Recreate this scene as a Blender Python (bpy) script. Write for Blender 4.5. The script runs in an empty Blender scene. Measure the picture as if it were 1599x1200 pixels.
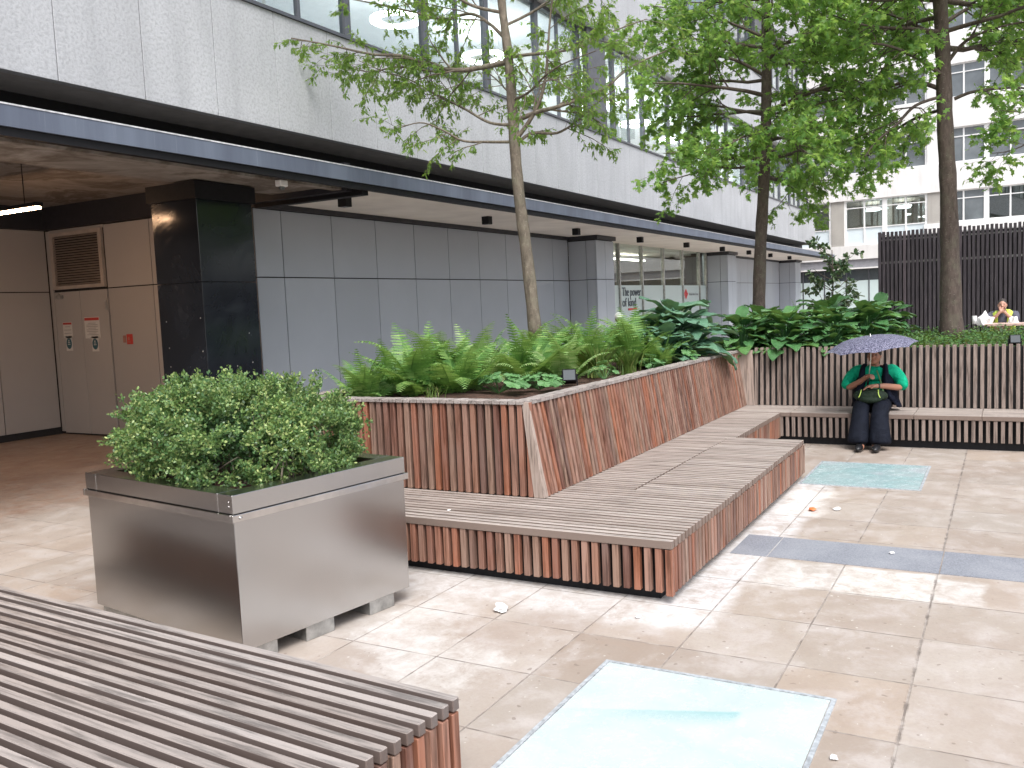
import bpy, bmesh, math, random
import numpy as np
from mathutils import Vector, Matrix
R=math.radians; PI=math.pi
SC=bpy.context.scene; COL=SC.collection
rnd=random.Random(7); rng=np.random.default_rng(11)

# ------------------------------------------------------------------ camera
F_PX=1375.67; PIT,ROL,YAW=0.0870147,0.0427769,0.5127042; CAMZ=1.95; CX,CY=799.5,600.0
_F=np.array([math.cos(PIT)*math.cos(YAW),math.cos(PIT)*math.sin(YAW),-math.sin(PIT)])
_r=np.cross(_F,[0,0,1]); _r/=np.linalg.norm(_r); _d=np.cross(_F,_r)
_R=math.cos(ROL)*_r+math.sin(ROL)*_d; _D=-math.sin(ROL)*_r+math.cos(ROL)*_d
CAM=np.array([0,0,CAMZ])
def atx(u,v,X):                     # surveying aid: photo point -> place at distance X along the plaza
    a=_R*(u-CX)/F_PX+_D*(v-CY)/F_PX+_F
    return Vector(CAM+a*X/a[0])
cam=bpy.data.cameras.new('camera'); cam.sensor_width=36; cam.lens=36*F_PX/1599; cam.clip_end=600; cam.clip_start=0.05
co=bpy.data.objects.new('camera',cam); COL.objects.link(co)
m=Matrix(((_R[0],-_D[0],-_F[0],0),(_R[1],-_D[1],-_F[1],0),(_R[2],-_D[2],-_F[2],CAMZ),(0,0,0,1)))
co.matrix_world=m; SC.camera=co

# ------------------------------------------------------------------ world
W=bpy.data.worlds.new('World'); SC.world=W; W.use_nodes=True
nt=W.node_tree; nt.nodes.clear()
sky=nt.nodes.new('ShaderNodeTexSky'); sky.sky_type='NISHITA'; sky.sun_disc=False
sky.sun_elevation=R(58); sky.sun_rotation=R(228); sky.air_density=1.0; sky.dust_density=4.0; sky.ozone_density=1.0
hs=nt.nodes.new('ShaderNodeHueSaturation'); hs.inputs['Saturation'].default_value=.5
bg=nt.nodes.new('ShaderNodeBackground'); bg.inputs[1].default_value=.15
wo=nt.nodes.new('ShaderNodeOutputWorld')
nt.links.new(sky.outputs[0],hs.inputs['Color']); nt.links.new(hs.outputs[0],bg.inputs[0]); nt.links.new(bg.outputs[0],wo.inputs[0])
sl=bpy.data.lights.new('sun','SUN'); sl.energy=1.5; sl.angle=R(32); sl.color=(1,.985,.96)
so=bpy.data.objects.new('sun',sl); COL.objects.link(so)
el,az=R(54),R(-138)                   # light arrives from the open right-hand side
sdir=Vector((math.cos(el)*math.cos(az),math.cos(el)*math.sin(az),math.sin(el)))
so.rotation_euler=sdir.to_track_quat('Z','Y').to_euler()
SC.view_settings.view_transform='Standard'; SC.view_settings.look='None'; SC.view_settings.gamma=1
SC.view_settings.exposure=.92
SC.render.engine='CYCLES'

# ------------------------------------------------------------------ materials
def nmat(name):
    M=bpy.data.materials.new(name); M.use_nodes=True; t=M.node_tree; return M,t,t.nodes['Principled BSDF']
class N:
    def __init__(s,t): s.t=t
    def n(s,typ,**k):
        x=s.t.nodes.new(typ)
        for a,b in k.items(): setattr(x,a,b)
        return x
    def l(s,a,b): s.t.links.new(a,b)
    def coord(s,kind='Object',scale=(1,1,1),loc=(0,0,0)):
        c=s.n('ShaderNodeTexCoord'); mp=s.n('ShaderNodeMapping'); mp.inputs['Scale'].default_value=scale; mp.inputs['Location'].default_value=loc
        s.l(c.outputs[kind],mp.inputs[0]); return mp.outputs[0]
    def noise(s,vec,scale,detail=4,rough=.55,dist=0):
        x=s.n('ShaderNodeTexNoise'); x.inputs['Scale'].default_value=scale; x.inputs['Detail'].default_value=detail
        x.inputs['Roughness'].default_value=rough; x.inputs['Distortion'].default_value=dist; s.l(vec,x.inputs['Vector']); return x.outputs[0]
    def ramp(s,fac,stops,interp='LINEAR'):
        x=s.n('ShaderNodeValToRGB'); x.color_ramp.interpolation=interp; e=x.color_ramp.elements
        while len(e)<len(stops): e.new(.5)
        for q,(p,c) in zip(e,stops):
            q.position=p; q.color=(c,c,c,1) if isinstance(c,(int,float)) else (*c,1)
        s.l(fac,x.inputs[0]); return x.outputs[0]
    def mix(s,fac,a,b,mode='MIX'):
        x=s.n('ShaderNodeMix',data_type='RGBA',blend_type=mode)
        for i,v in ((0,fac),(6,a),(7,b)):
            if isinstance(v,(int,float)): x.inputs[i].default_value=v
            elif isinstance(v,tuple): x.inputs[i].default_value=(*v,1)
            else: s.l(v,x.inputs[i])
        return x.outputs[2]
    def math(s,op,a,b=0.0,c=None):
        x=s.n('ShaderNodeMath',operation=op)
        for i,v in enumerate((a,b,c)):
            if v is None: continue
            if isinstance(v,(int,float)): x.inputs[i].default_value=v
            else: s.l(v,x.inputs[i])
        return x.outputs[0]
    def bump(s,h,strength,dist,bs):
        x=s.n('ShaderNodeBump'); x.inputs['Strength'].default_value=strength; x.inputs['Distance'].default_value=dist
        s.l(h,x.inputs['Height']); s.l(x.outputs[0],bs.inputs['Normal'])
def simple(name,c,rough=.6,metal=0,var=.12,scale=6,bump=0,spec=.5):
    M,t,b=nmat(name); g=N(t); v=g.coord()
    nz=g.noise(v,scale,5)
    lo=tuple(x*(1-var) for x in c); hi=tuple(min(1,x*(1+var)) for x in c)
    g.l(g.ramp(nz,[(.3,lo),(.7,hi)]),b.inputs['Base Color'])
    b.inputs['Metallic'].default_value=metal; b.inputs['Specular IOR Level'].default_value=spec
    g.l(g.ramp(g.noise(v,scale*3,3),[(.3,max(0,rough-.06)),(.7,min(1,rough+.06))]),b.inputs['Roughness'])
    if bump: g.bump(g.noise(v,scale*8,4),bump,.01,b)
    return M
def wood(name,axis,tones,rough=.6,grime=1.0,side=None):
    M,t,b=nmat(name); g=N(t)
    geo=g.n('ShaderNodeNewGeometry'); isl=geo.outputs['Random Per Island']
    sc=[38,38,38]; sc[axis]=2.2
    tc=g.n('ShaderNodeTexCoord'); cmb=g.n('ShaderNodeCombineXYZ')
    for i in range(3): g.l(g.math('MULTIPLY',isl,57.0+i*13),cmb.inputs[i])
    va=g.n('ShaderNodeVectorMath',operation='ADD'); g.l(tc.outputs['Object'],va.inputs[0]); g.l(cmb.outputs[0],va.inputs[1])
    mp=g.n('ShaderNodeMapping'); mp.inputs['Scale'].default_value=sc; g.l(va.outputs[0],mp.inputs[0])
    grain=g.noise(mp.outputs[0],1.0,6,.62,.3)
    base=g.ramp(isl,tones,'LINEAR')
    c1=g.mix(g.ramp(grain,[(.38,.0),(.62,1.0)]),base,(.40,.34,.31))
    x=g.n('ShaderNodeMix',data_type='RGBA'); x.inputs[0].default_value=.38*grime; g.l(base,x.inputs[6]); g.l(c1,x.inputs[7])
    dark=g.ramp(grain,[(.34,.30),(.52,1.0)])
    c2=g.mix(.8,x.outputs[2],dark,'MULTIPLY')
    blotch=g.noise(va.outputs[0],2.6,4)
    c3=g.mix(g.ramp(blotch,[(.4,0.0),(.75,.4*grime)]),c2,(.33,.285,.265))
    if side:      # tops bleached by weather, flanks painted darker to deepen shade in the gaps
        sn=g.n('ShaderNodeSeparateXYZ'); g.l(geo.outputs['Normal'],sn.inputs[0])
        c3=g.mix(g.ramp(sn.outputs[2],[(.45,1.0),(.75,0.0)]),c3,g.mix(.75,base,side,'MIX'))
    g.l(c3,b.inputs['Base Color']); b.inputs['Roughness'].default_value=rough; b.inputs['Specular IOR Level'].default_value=.35
    g.bump(grain,.35,.004,b)
    return M
SIDE=[(0,(.13,.045,.028)),(.12,(.23,.112,.072)),(.28,(.175,.070,.045)),(.38,(.30,.095,.042)),(.5,(.235,.14,.10)),(.62,(.27,.16,.115)),(.72,(.12,.055,.04)),(.82,(.25,.14,.10)),(.9,(.27,.09,.045)),(1,(.32,.22,.175))]
GREY=[(0,(.14,.10,.082)),(.4,(.22,.165,.14)),(.75,(.17,.125,.105)),(1,(.27,.21,.18))]
TOP=[(0,(.27,.23,.205)),(.35,(.36,.315,.285)),(.7,(.31,.265,.24)),(1,(.42,.375,.345))]
DTOP=[(0,(.23,.20,.185)),(.35,(.31,.28,.265)),(.7,(.27,.24,.225)),(1,(.37,.34,.325))]
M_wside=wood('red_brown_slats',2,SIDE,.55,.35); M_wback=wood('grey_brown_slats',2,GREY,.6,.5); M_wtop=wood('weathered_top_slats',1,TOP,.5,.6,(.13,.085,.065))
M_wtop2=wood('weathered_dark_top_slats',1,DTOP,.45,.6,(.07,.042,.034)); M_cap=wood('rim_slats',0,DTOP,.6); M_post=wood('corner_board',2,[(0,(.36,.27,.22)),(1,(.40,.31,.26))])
M_black=simple('black_metal',(.009,.009,.011),.6,spec=.25); M_dark=simple('dark_recess',(.02,.019,.02),.8)
M_header=simple('dark_header',(.022,.022,.028),.5)
def panel_mat(name,c):
    M,t,b=nmat(name); g=N(t); v=g.coord()
    geo=g.n('ShaderNodeNewGeometry')
    n1=g.noise(v,1.3,5,.6); 
    a=g.mix(g.ramp(geo.outputs['Random Per Island'],[(0,0.0),(1,1.0)]),tuple(x*.95 for x in c),tuple(x*1.05 for x in c))
    d=g.mix(g.ramp(n1,[(.3,.0),(.75,.35)]),a,tuple(x*.84 for x in c))
    g.l(d,b.inputs['Base Color']); b.inputs['Roughness'].default_value=.42; b.inputs['Specular IOR Level'].default_value=.4
    return M
M_panel=panel_mat('grey_cladding',(.39,.425,.48)); M_panel_in=panel_mat('alcove_cladding',(.40,.375,.36))
def concrete(name,c,speck=.5):
    M,t,b=nmat(name); g=N(t); v=g.coord()
    n1=g.noise(v,.6,5,.6); n2=g.noise(v,28,3,.7); n3=g.noise(g.coord(scale=(2.2,1,.25)),1.6,4)
    geo=g.n('ShaderNodeNewGeometry')
    a=g.mix(g.ramp(geo.outputs['Random Per Island'],[(0,0.0),(1,1.0)]),tuple(x*.92 for x in c),tuple(x*1.04 for x in c))
    a=g.mix(g.ramp(n1,[(.38,0.0),(.62,.7)]),a,tuple(x*.80 for x in c))
    a=g.mix(g.ramp(n3,[(.48,0.0),(.70,.45)]),a,tuple(x*.68 for x in c))
    a=g.mix(g.ramp(n2,[(.36,speck),(.56,0.0)]),a,tuple(x*.52 for x in c))
    g.l(a,b.inputs['Base Color']); b.inputs['Roughness'].default_value=.75
    g.bump(n2,.5,.01,b); return M
M_conc=concrete('exposed_aggregate_panels',(.49,.505,.53),.5); M_white=concrete('white_stone',(.80,.79,.78),.1)
M_stone=concrete('grey_stone',(.42,.40,.37),.15)
def fascia():
    M,t,b=nmat('lead_blue_fascia'); g=N(t); v=g.coord(scale=(1,1,.12))
    n=g.noise(v,2.2,7,.6); n2=g.noise(g.coord(scale=(1,.0,.02)),34,3,.6)
    a=g.ramp(n,[(.34,(.085,.10,.14)),(.5,(.105,.125,.17)),(.66,(.13,.155,.205))])
    a=g.mix(g.ramp(n2,[(.62,0.0),(.72,.35)]),a,(.24,.27,.32))
    g.l(a,b.inputs['Base Color']); b.inputs['Roughness'].default_value=.5; b.inputs['Metallic'].default_value=.0; return M
M_fascia=fascia()
M_edge=simple('pale_edge',(.55,.56,.58),.5,scale=20,var=.3)
M_soffit=simple('cream_soffit',(.82,.79,.74),.7,scale=1.2,var=.1)
def stained():
    M,t,b=nmat('stained_concrete_soffit'); g=N(t); v=g.coord()
    n=g.noise(v,.9,7,.65,.6); n2=g.noise(v,4,5)
    a=g.ramp(n,[(.35,(.23,.20,.18)),(.47,(.30,.275,.25)),(.56,(.13,.105,.085)),(.7,(.36,.34,.32))])
    a=g.mix(g.ramp(n2,[(.4,0.0),(.8,.5)]),a,(.13,.10,.085)); g.l(a,b.inputs['Base Color']); b.inputs['Roughness'].default_value=.85; return M
M_stain=stained()
def glass(name,tint=(.9,.97,.96),refl=.12,rough=.01):
    M=bpy.data.materials.new(name); M.use_nodes=True; t=M.node_tree; t.nodes.clear(); g=N(t)
    tr=g.n('ShaderNodeBsdfTransparent'); tr.inputs[0].default_value=(*tint,1)
    gl=g.n('ShaderNodeBsdfGlossy'); gl.inputs['Roughness'].default_value=rough
    fr=g.n('ShaderNodeLayerWeight'); fr.inputs[0].default_value=.5
    f=g.math('ADD',g.math('MULTIPLY',g.math('POWER',fr.outputs[1],3.5),.55),refl); mx=g.n('ShaderNodeMixShader'); g.l(f,mx.inputs[0]); g.l(tr.outputs[0],mx.inputs[1]); g.l(gl.outputs[0],mx.inputs[2])
    o=g.n('ShaderNodeOutputMaterial'); g.l(mx.outputs[0],o.inputs[0]); return M
M_glass=glass('window_glass',(.88,.95,.97),.16); M_shopglass=glass('shop_glass',(.9,.96,.95),.04)
M_dglass=simple('dark_reflective_glass',(.05,.06,.065),.06,var=.3,scale=.8,spec=.9)
M_frost=simple('frosted_film',(.52,.62,.62),.35,var=.04,scale=.5)
M_pale=simple('pale_blue_infill',(.62,.70,.74),.3,var=.05,scale=.5)
M_mull=simple('bronze_mullion',(.11,.115,.13),.4,metal=.4); M_wframe=simple('white_frame',(.8,.8,.8),.4,var=.04)
M_gran=None
def emit(name,c,s):
    M,t,b=nmat(name); b.inputs['Base Color'].default_value=(*c,1); b.inputs['Emission Color'].default_value=(*c,1); b.inputs['Emission Strength'].default_value=s
    g=N(t); g.l(g.ramp(g.noise(g.coord(),3,2),[(.2,.35),(.8,.5)]),b.inputs['Roughness']); return M
M_ring=emit('ring_lamp_light',(1,.98,.93),16); M_strip=emit('strip_light',(1,.60,.34),44); M_flamp=emit('far_lamp_light',(1,.98,.92),3.5); M_ceil_l=emit('ceiling_panel_light',(1,.93,.8),6)
M_room=simple('room_wall',(.80,.80,.79),.8,var=.05); M_roomdark=simple('shop_back_wall',(.20,.165,.145),.8,var=.2,scale=1)
def steel():
    M,t,b=nmat('brushed_steel'); g=N(t)
    v=g.coord(scale=(160,160,2)); n=g.noise(v,1.5,2); n2=g.noise(g.coord(),1.4,4)
    g.l(g.ramp(n2,[(.3,(.50,.49,.48)),(.7,(.54,.53,.52))]),b.inputs['Base Color']); b.inputs['Metallic'].default_value=1
    g.l(g.ramp(n,[(.3,.22),(.7,.25)]),b.inputs['Roughness']); b.inputs['Anisotropic'].default_value=.0
    return M
M_steel=steel(); M_steel2=simple('polished_steel_strip',(.62,.60,.58),.16,metal=1,var=.1,scale=12); M_galv=simple('galvanised_steel',(.42,.42,.41),.45,metal=.8,scale=18,var=.25)
def blackstone():
    M,t,b=nmat('polished_black_stone'); g=N(t); v=g.coord(); n=g.noise(v,1.1,6,.6,.8)
    g.l(g.ramp(n,[(.35,(.010,.012,.016)),(.62,(.018,.022,.03)),(.72,(.06,.065,.072))]),b.inputs['Base Color'])
    g.l(g.ramp(n,[(.5,.12),(.7,.4)]),b.inputs['Roughness']); return M
M_bstone=blackstone()
M_soil=simple('bark_mulch',(.075,.038,.026),.95,scale=25,var=.6,bump=1)

def leafmat(name,tones,rough=.45,trans=.35,vein=0):
    M=bpy.data.materials.new(name); M.use_nodes=True; t=M.node_tree; g=N(t); b=t.nodes['Principled BSDF']; out=t.nodes['Material Output']
    geo=g.n('ShaderNodeNewGeometry'); c=g.ramp(geo.outputs['Random Per Island'],tones)
    nz=g.noise(g.coord(),2.2,3); c=g.mix(g.ramp(nz,[(.35,0.0),(.7,.45)]),c,tones[0][1])
    g.l(c,b.inputs['Base Color']); b.inputs['Roughness'].default_value=rough; b.inputs['Specular IOR Level'].default_value=.4
    tl=g.n('ShaderNodeBsdfTranslucent'); c2=g.mix(.5,c,(.40,.58,.10)); g.l(c2,tl.inputs[0])
    mx=g.n('ShaderNodeMixShader'); mx.inputs[0].default_value=trans; g.l(b.outputs[0],mx.inputs[1]); g.l(tl.outputs[0],mx.inputs[2]); g.l(mx.outputs[0],out.inputs[0])
    if vein:
        uv=g.n('ShaderNodeUVMap'); w=g.n('ShaderNodeTexWave'); w.inputs['Scale'].default_value=vein; w.inputs['Distortion'].default_value=.3
        g.l(uv.outputs[0],w.inputs[0]); g.bump(w.outputs[1],.5,.006,b)
    return M
M_leaf1=leafmat('light_tree_leaves',[(0,(.09,.18,.045)),(.5,(.15,.27,.06)),(.85,(.22,.36,.075)),(1,(.34,.42,.11))],.45,.58)
M_leaf2=leafmat('dense_tree_leaves',[(0,(.12,.26,.075)),(.5,(.20,.37,.10)),(.85,(.30,.48,.11)),(1,(.42,.56,.14))],.4,.62)
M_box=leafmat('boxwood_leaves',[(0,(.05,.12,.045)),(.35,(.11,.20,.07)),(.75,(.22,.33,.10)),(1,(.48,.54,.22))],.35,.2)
M_boxin=leafmat('boxwood_shade_tone_leaves',[(0,(.02,.055,.018)),(1,(.04,.10,.03))],.5,.15)  # leaf green darkened to stand for shade inside the bush
M_fern=leafmat('fern_fronds',[(0,(.065,.17,.045)),(.5,(.125,.275,.06)),(1,(.29,.45,.13))],.5,.35)
M_fern2=leafmat('pale_fern_fronds',[(0,(.14,.26,.08)),(.5,(.24,.40,.13)),(1,(.45,.56,.26))],.5,.3)
M_host=leafmat('hosta_leaves',[(0,(.055,.16,.06)),(.5,(.09,.225,.08)),(1,(.15,.31,.09))],.30,.16,9)
M_host2=leafmat('bluish_hosta_leaves',[(0,(.09,.20,.13)),(.5,(.12,.25,.165)),(1,(.17,.32,.20))],.38,.1,9)
M_lobe=leafmat('lobed_leaves',[(0,(.07,.18,.06)),(1,(.15,.32,.12))],.5,.25)
M_grass=leafmat('grass_blades',[(0,(.10,.20,.04)),(.7,(.2,.30,.07)),(1,(.38,.34,.15))],.5,.3)
M_cover=leafmat('ground_cover_leaves',[(0,(.03,.09,.025)),(.6,(.06,.15,.035)),(1,(.13,.22,.05))],.5,.2)
M_holly=leafmat('variegated_leaves',[(0,(.03,.07,.03)),(.6,(.06,.12,.05)),(1,(.25,.29,.18))],.4,.1)
def bark(name,a,bc,c):
    M,t,b=nmat(name); g=N(t); v=g.coord(scale=(1,1,.35)); n=g.noise(v,22,6,.65,.5); n2=g.noise(g.coord(),5,3)
    x=g.ramp(n,[(.3,a),(.55,bc),(.75,c)]); x=g.mix(g.ramp(n2,[(.5,0.0),(.75,.4)]),x,(.16,.17,.11))
    sp=g.noise(g.coord(scale=(1,1,2.2)),34,2); x=g.mix(g.ramp(sp,[(.66,0.0),(.72,.6)]),x,(.34,.31,.26))
    g.l(x,b.inputs['Base Color']); b.inputs['Roughness'].default_value=.85; g.bump(n,.8,.015,b); return M
M_bark1=bark('pale_bark',(.075,.06,.045),(.15,.125,.095),(.24,.21,.16)); M_bark2=bark('dark_bark',(.05,.036,.03),(.095,.07,.058),(.14,.11,.09))

def paving():
    M,t,b=nmat('sandstone_paving'); g=N(t)
    tc=g.n('ShaderNodeTexCoord'); O=tc.outputs['Object']
    mp=g.n('ShaderNodeMapping'); mp.inputs['Location'].default_value=(-.07+.6500*0,-.4,0); g.l(O,mp.inputs[0])
    br=g.n('ShaderNodeTexBrick'); br.offset=0; br.squash=1
    for k,v in (('Scale',1),('Mortar Size',.006),('Mortar Smooth',.35),('Bias',0),('Brick Width',.65),('Row Height',.6)): br.inputs[k].default_value=v
    br.inputs['Color1'].default_value=(0,0,0,1); br.inputs['Color2'].default_value=(1,1,1,1); br.inputs['Mortar'].default_value=(.5,.5,.5,1)
    g.l(mp.outputs[0],br.inputs[0])
    slab=g.ramp(br.outputs[0],[(0,(.30,.25,.21)),(.25,(.375,.325,.285)),(.5,(.335,.295,.26)),(.75,(.38,.315,.262)),(1,(.40,.36,.325))])
    n1=g.noise(O,.8,7,.6,.4); n2=g.noise(O,3.4,8,.7,.3); n3=g.noise(O,42,4,.7); n4=g.noise(O,11,6,.75)
    c=g.mix(g.ramp(n1,[(.45,0.0),(.66,.55)]),slab,(.275,.21,.17))
    c=g.mix(g.ramp(n2,[(.48,0.0),(.66,.55)]),c,(.47,.44,.425))
    c=g.mix(g.ramp(n2,[(.28,.4),(.42,0.0)]),c,(.31,.23,.18))
    c=g.mix(g.ramp(n4,[(.63,0.0),(.69,.4)]),c,(.58,.55,.52))
    c=g.mix(g.ramp(n3,[(.3,.22),(.55,0.0)]),c,(.25,.21,.19))
    c=g.mix(g.ramp(g.noise(O,19,1,.5),[(.72,0.0),(.74,.55)]),c,(.17,.13,.11)); c=g.mix(g.ramp(g.noise(O,27,2,.5),[(.72,0.0),(.735,.6)]),c,(.6,.58,.55))
    sx=g.n('ShaderNodeSeparateXYZ'); g.l(O,sx.inputs[0]); X,Y=sx.outputs[0],sx.outputs[1]
    wob=g.math('MULTIPLY',g.math('SUBTRACT',g.noise(O,3.0,6,.65),.5),.55)
    patchy=g.ramp(g.noise(O,6.5,9,.78,.5),[(.34,.08),(.62,1.0)])
    def box(x0,x1,y0,y1,soft,wobf=1.0):
        cx,cy,hx,hy=(x0+x1)/2,(y0+y1)/2,(x1-x0)/2,(y1-y0)/2
        dx=g.math('SUBTRACT',g.math('ABSOLUTE',g.math('SUBTRACT',X,cx)),hx); dy=g.math('SUBTRACT',g.math('ABSOLUTE',g.math('SUBTRACT',Y,cy)),hy)
        d=g.math('ADD',g.math('MAXIMUM',dx,dy),g.math('MULTIPLY',wob,wobf))
        return g.math('MULTIPLY',g.ramp(d,[(0,1.0),(soft,0.0)]),patchy)
    for bx,col in (((5.0,9.5,1.58,1.86,.12,.5),(.64,.64,.65)),((4.95,5.4,1.7,5.2,.15,.7),(.58,.57,.565)),((5.93,6.49,.42,1.0,.05,.22),(.64,.63,.61)),((5.93,6.49,1.06,1.46,.06,.5),(.58,.56,.54)),((5.95,6.4,.12,.36,.05,.5),(.55,.53,.51)),
                   ((3.45,4.1,2.5,3.0,.12,1.6),(.52,.50,.48)),((4.0,4.8,3.1,3.45,.2,1.4),(.52,.505,.49)),((8.0,8.9,1.55,1.75,.15,.8),(.7,.68,.65))):
        c=g.mix(g.math('MULTIPLY',box(*bx),g.ramp(n4,[(.28,.35),(.45,.95)])),c,col)
    c=g.mix(g.ramp(br.outputs[1],[(.2,0.0),(.9,.75)]),c,g.ramp(g.noise(O,5,3),[(.40,(.13,.105,.09)),(.60,(.38,.34,.31))]))
    jt=g.math('SUBTRACT',1.0,g.math('MULTIPLY',g.math('ABSOLUTE',g.math('SUBTRACT',Y,.4)),70.0)); c=g.mix(g.math('MULTIPLY',g.ramp(jt,[(0,0.0),(.4,1.0)]),g.ramp(g.noise(O,7,5,.7),[(.46,0.0),(.62,.8)])),c,(.15,.125,.11))
    # terracotta-brown floor tone in the covered yard
    c=g.mix(box(-30,9.9,9.2,15.2,.5,1.5),c,g.ramp(g.noise(O,1.3,6,.6),[(.35,(.25,.15,.105)),(.65,(.36,.25,.19))]))
    g.l(c,b.inputs['Base Color'])
    g.l(g.ramp(n2,[(.3,.30),(.65,.62)]),b.inputs['Roughness']); b.inputs['Specular IOR Level'].default_value=.45
    h=g.math('SUBTRACT',g.math('MULTIPLY',n3,.25),g.math('MULTIPLY',br.outputs[1],1.0)); g.bump(h,.5,.006,b)
    return M
M_pave=paving()
def granite():
    M,t,b=nmat('blue_grey_granite'); g=N(t); v=g.coord()
    a=g.ramp(g.noise(v,90,3,.7),[(.3,(.13,.14,.165)),(.7,(.28,.295,.335))]); a=g.mix(g.ramp(g.noise(v,2,5),[(.4,0.0),(.75,.5)]),a,(.36,.37,.40))
    g.l(a,b.inputs['Base Color']); b.inputs['Roughness'].default_value=.55; return M
M_gran=granite()
def skyglass(name,c0,c1,c2,wedge=False):
    M,t,b=nmat(name); g=N(t); O=g.coord()
    n=g.noise(O,1.6,5,.55,1.2); n2=g.noise(O,9,8,.8)
    a=g.ramp(n,[(.34,c0),(.5,c1),(.62,c2)]); a=g.mix(g.ramp(n2,[(.55,0.0),(.66,.5)]),a,(.55,.59,.60))  # frosted glass, its base colour brightened in place of reflected sky
    if wedge:      # soft teal wedge with a straight far edge
        sx=g.n('ShaderNodeSeparateXYZ'); g.l(O,sx.inputs[0]); wb=g.math('MULTIPLY',g.math('SUBTRACT',n2,.5),.05)
        u=g.math('ADD',g.math('SUBTRACT',g.math('MULTIPLY_ADD',sx.outputs[1],WK,WC),sx.outputs[0]),wb)
        f=g.ramp(u,[(0,0.0),(.012,1.0),(.16,0.0)]); side=g.ramp(g.math('ADD',g.math('SUBTRACT',sx.outputs[1],WY0),wb),[(0,0.0),(.04,1.0),(.7,.2),(.9,0.0)])
        a=g.mix(g.math('MULTIPLY',g.math('MULTIPLY',f,side),.8),a,(.22,.42,.44))
    g.l(a,b.inputs['Base Color']); g.l(g.ramp(n2,[(.4,.12),(.65,.4)]),b.inputs['Roughness']); b.inputs['Specular IOR Level'].default_value=.6
    return M
WK,WC,WY0=-.38,1.19,.36
M_sk1=skyglass('frosted_walkon_glass_white',(.41,.485,.49),(.46,.52,.525),(.485,.525,.53),wedge=True); M_sk2=skyglass('frosted_walkon_glass_turquoise',(.27,.42,.43),(.34,.45,.465),(.39,.455,.485))

# ------------------------------------------------------------------ mesh helpers
class MB:
    def __init__(s): s.v=[]; s.f=[]
    def add(s,vs,fs):
        o=len(s.v); s.v+= [tuple(v) for v in vs]; s.f+=[tuple(o+i for i in f) for f in fs]; return s
    def hexa(s,p):                              # p: 4 bottom + 4 top, counter-clockwise seen from above
        return s.add(p,[(3,2,1,0),(4,5,6,7),(0,1,5,4),(1,2,6,5),(2,3,7,6),(3,0,4,7)])
    def box(s,x0,x1,y0,y1,z0,z1):
        return s.hexa([(x0,y0,z0),(x1,y0,z0),(x1,y1,z0),(x0,y1,z0),(x0,y0,z1),(x1,y0,z1),(x1,y1,z1),(x0,y1,z1)])
    def tube(s,pts,rad,n=8,cap=True):
        pts=[Vector(p) for p in pts]; k=len(pts)
        if isinstance(rad,(int,float)): rad=[rad]*k
        up=Vector((0,0,1)); rings=[]; prev=None
        for i,p in enumerate(pts):
            d=(pts[min(i+1,k-1)]-pts[max(i-1,0)])
            if d.length<1e-9: d=Vector((0,0,1))
            d.normalize()
            if prev is None: a=d.cross(up if abs(d.z)<.9 else Vector((1,0,0))).normalized()
            else:
                a=prev-d*prev.dot(d)
                a=a.normalized() if a.length>1e-6 else d.orthogonal().normalized()
            prev=a; b=d.cross(a); rings.append([p+(a*math.cos(2*PI*j/n)+b*math.sin(2*PI*j/n))*rad[i] for j in range(n)])
        vs=[v for r in rings for v in r]; fs=[]
        for i in range(k-1):
            for j in range(n): fs.append((i*n+j,i*n+(j+1)%n,(i+1)*n+(j+1)%n,(i+1)*n+j))
        if cap: fs.append(tuple(range(n-1,-1,-1))); fs.append(tuple((k-1)*n+j for j in range(n)))
        return s.add(vs,fs)
    def ball(s,c,r,nu=14,nv=9,rot=None):
        r=(r,r,r) if isinstance(r,(int,float)) else r; vs=[];fs=[]
        c=Vector(c)
        def P(x,y,z):
            v=Vector((x*r[0],y*r[1],z*r[2]))
            return c+(rot@v if rot else v)
        vs.append(P(0,0,-1))
        for i in range(1,nv):
            a=-PI/2+PI*i/nv
            for j in range(nu): b=2*PI*j/nu; vs.append(P(math.cos(a)*math.cos(b),math.cos(a)*math.sin(b),math.sin(a)))
        vs.append(P(0,0,1)); L=len(vs)-1
        for j in range(nu):
            fs.append((0,1+(j+1)%nu,1+j)); fs.append((L,L-nu+j,L-nu+(j+1)%nu))
            for i in range(nv-2): a=1+i*nu; fs.append((a+j,a+(j+1)%nu,a+nu+(j+1)%nu,a+nu+j))
        return s.add(vs,fs)
    def mesh(s,name,mat,smooth=False):
        me=bpy.data.meshes.new(name); me.from_pydata(s.v,[],s.f); me.materials.append(mat)
        if smooth: me.polygons.foreach_set('use_smooth',[True]*len(me.polygons))
        me.update(); return me
    def build(s,name,mat,parent=None,smooth=False,bevel=0,loc=None):
        return link(s.mesh(name,mat,smooth),name,parent,bevel,loc)
def link(me,name,parent=None,bevel=0,loc=None):
    o=bpy.data.objects.new(name,me); COL.objects.link(o)
    if parent is not None: o.parent=parent; o.matrix_parent_inverse=parent_inv(parent)
    if loc: o.location=loc
    if bevel:
        b=o.modifiers.new('bevel','BEVEL'); b.width=bevel; b.segments=1; b.limit_method='ANGLE'; b.angle_limit=R(40)
    return o
def parent_inv(p): return Matrix.Identity(4)
def root(name,label,cat,loc=(0,0,0),rz=0,group=None):
    o=bpy.data.objects.new(name,None); COL.objects.link(o); o.location=loc; o.rotation_euler=(0,0,rz); o.empty_display_size=.2
    o['label']=label; o['category']=cat
    if group: o['group']=group
    return o
def tag(o,label,cat,group=None,kind=None):
    if label: o['label']=label
    if cat: o['category']=cat
    if group: o['group']=group
    if kind: o['kind']=kind
    return o
def struct(o): o['kind']='structure'; return o
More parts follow.
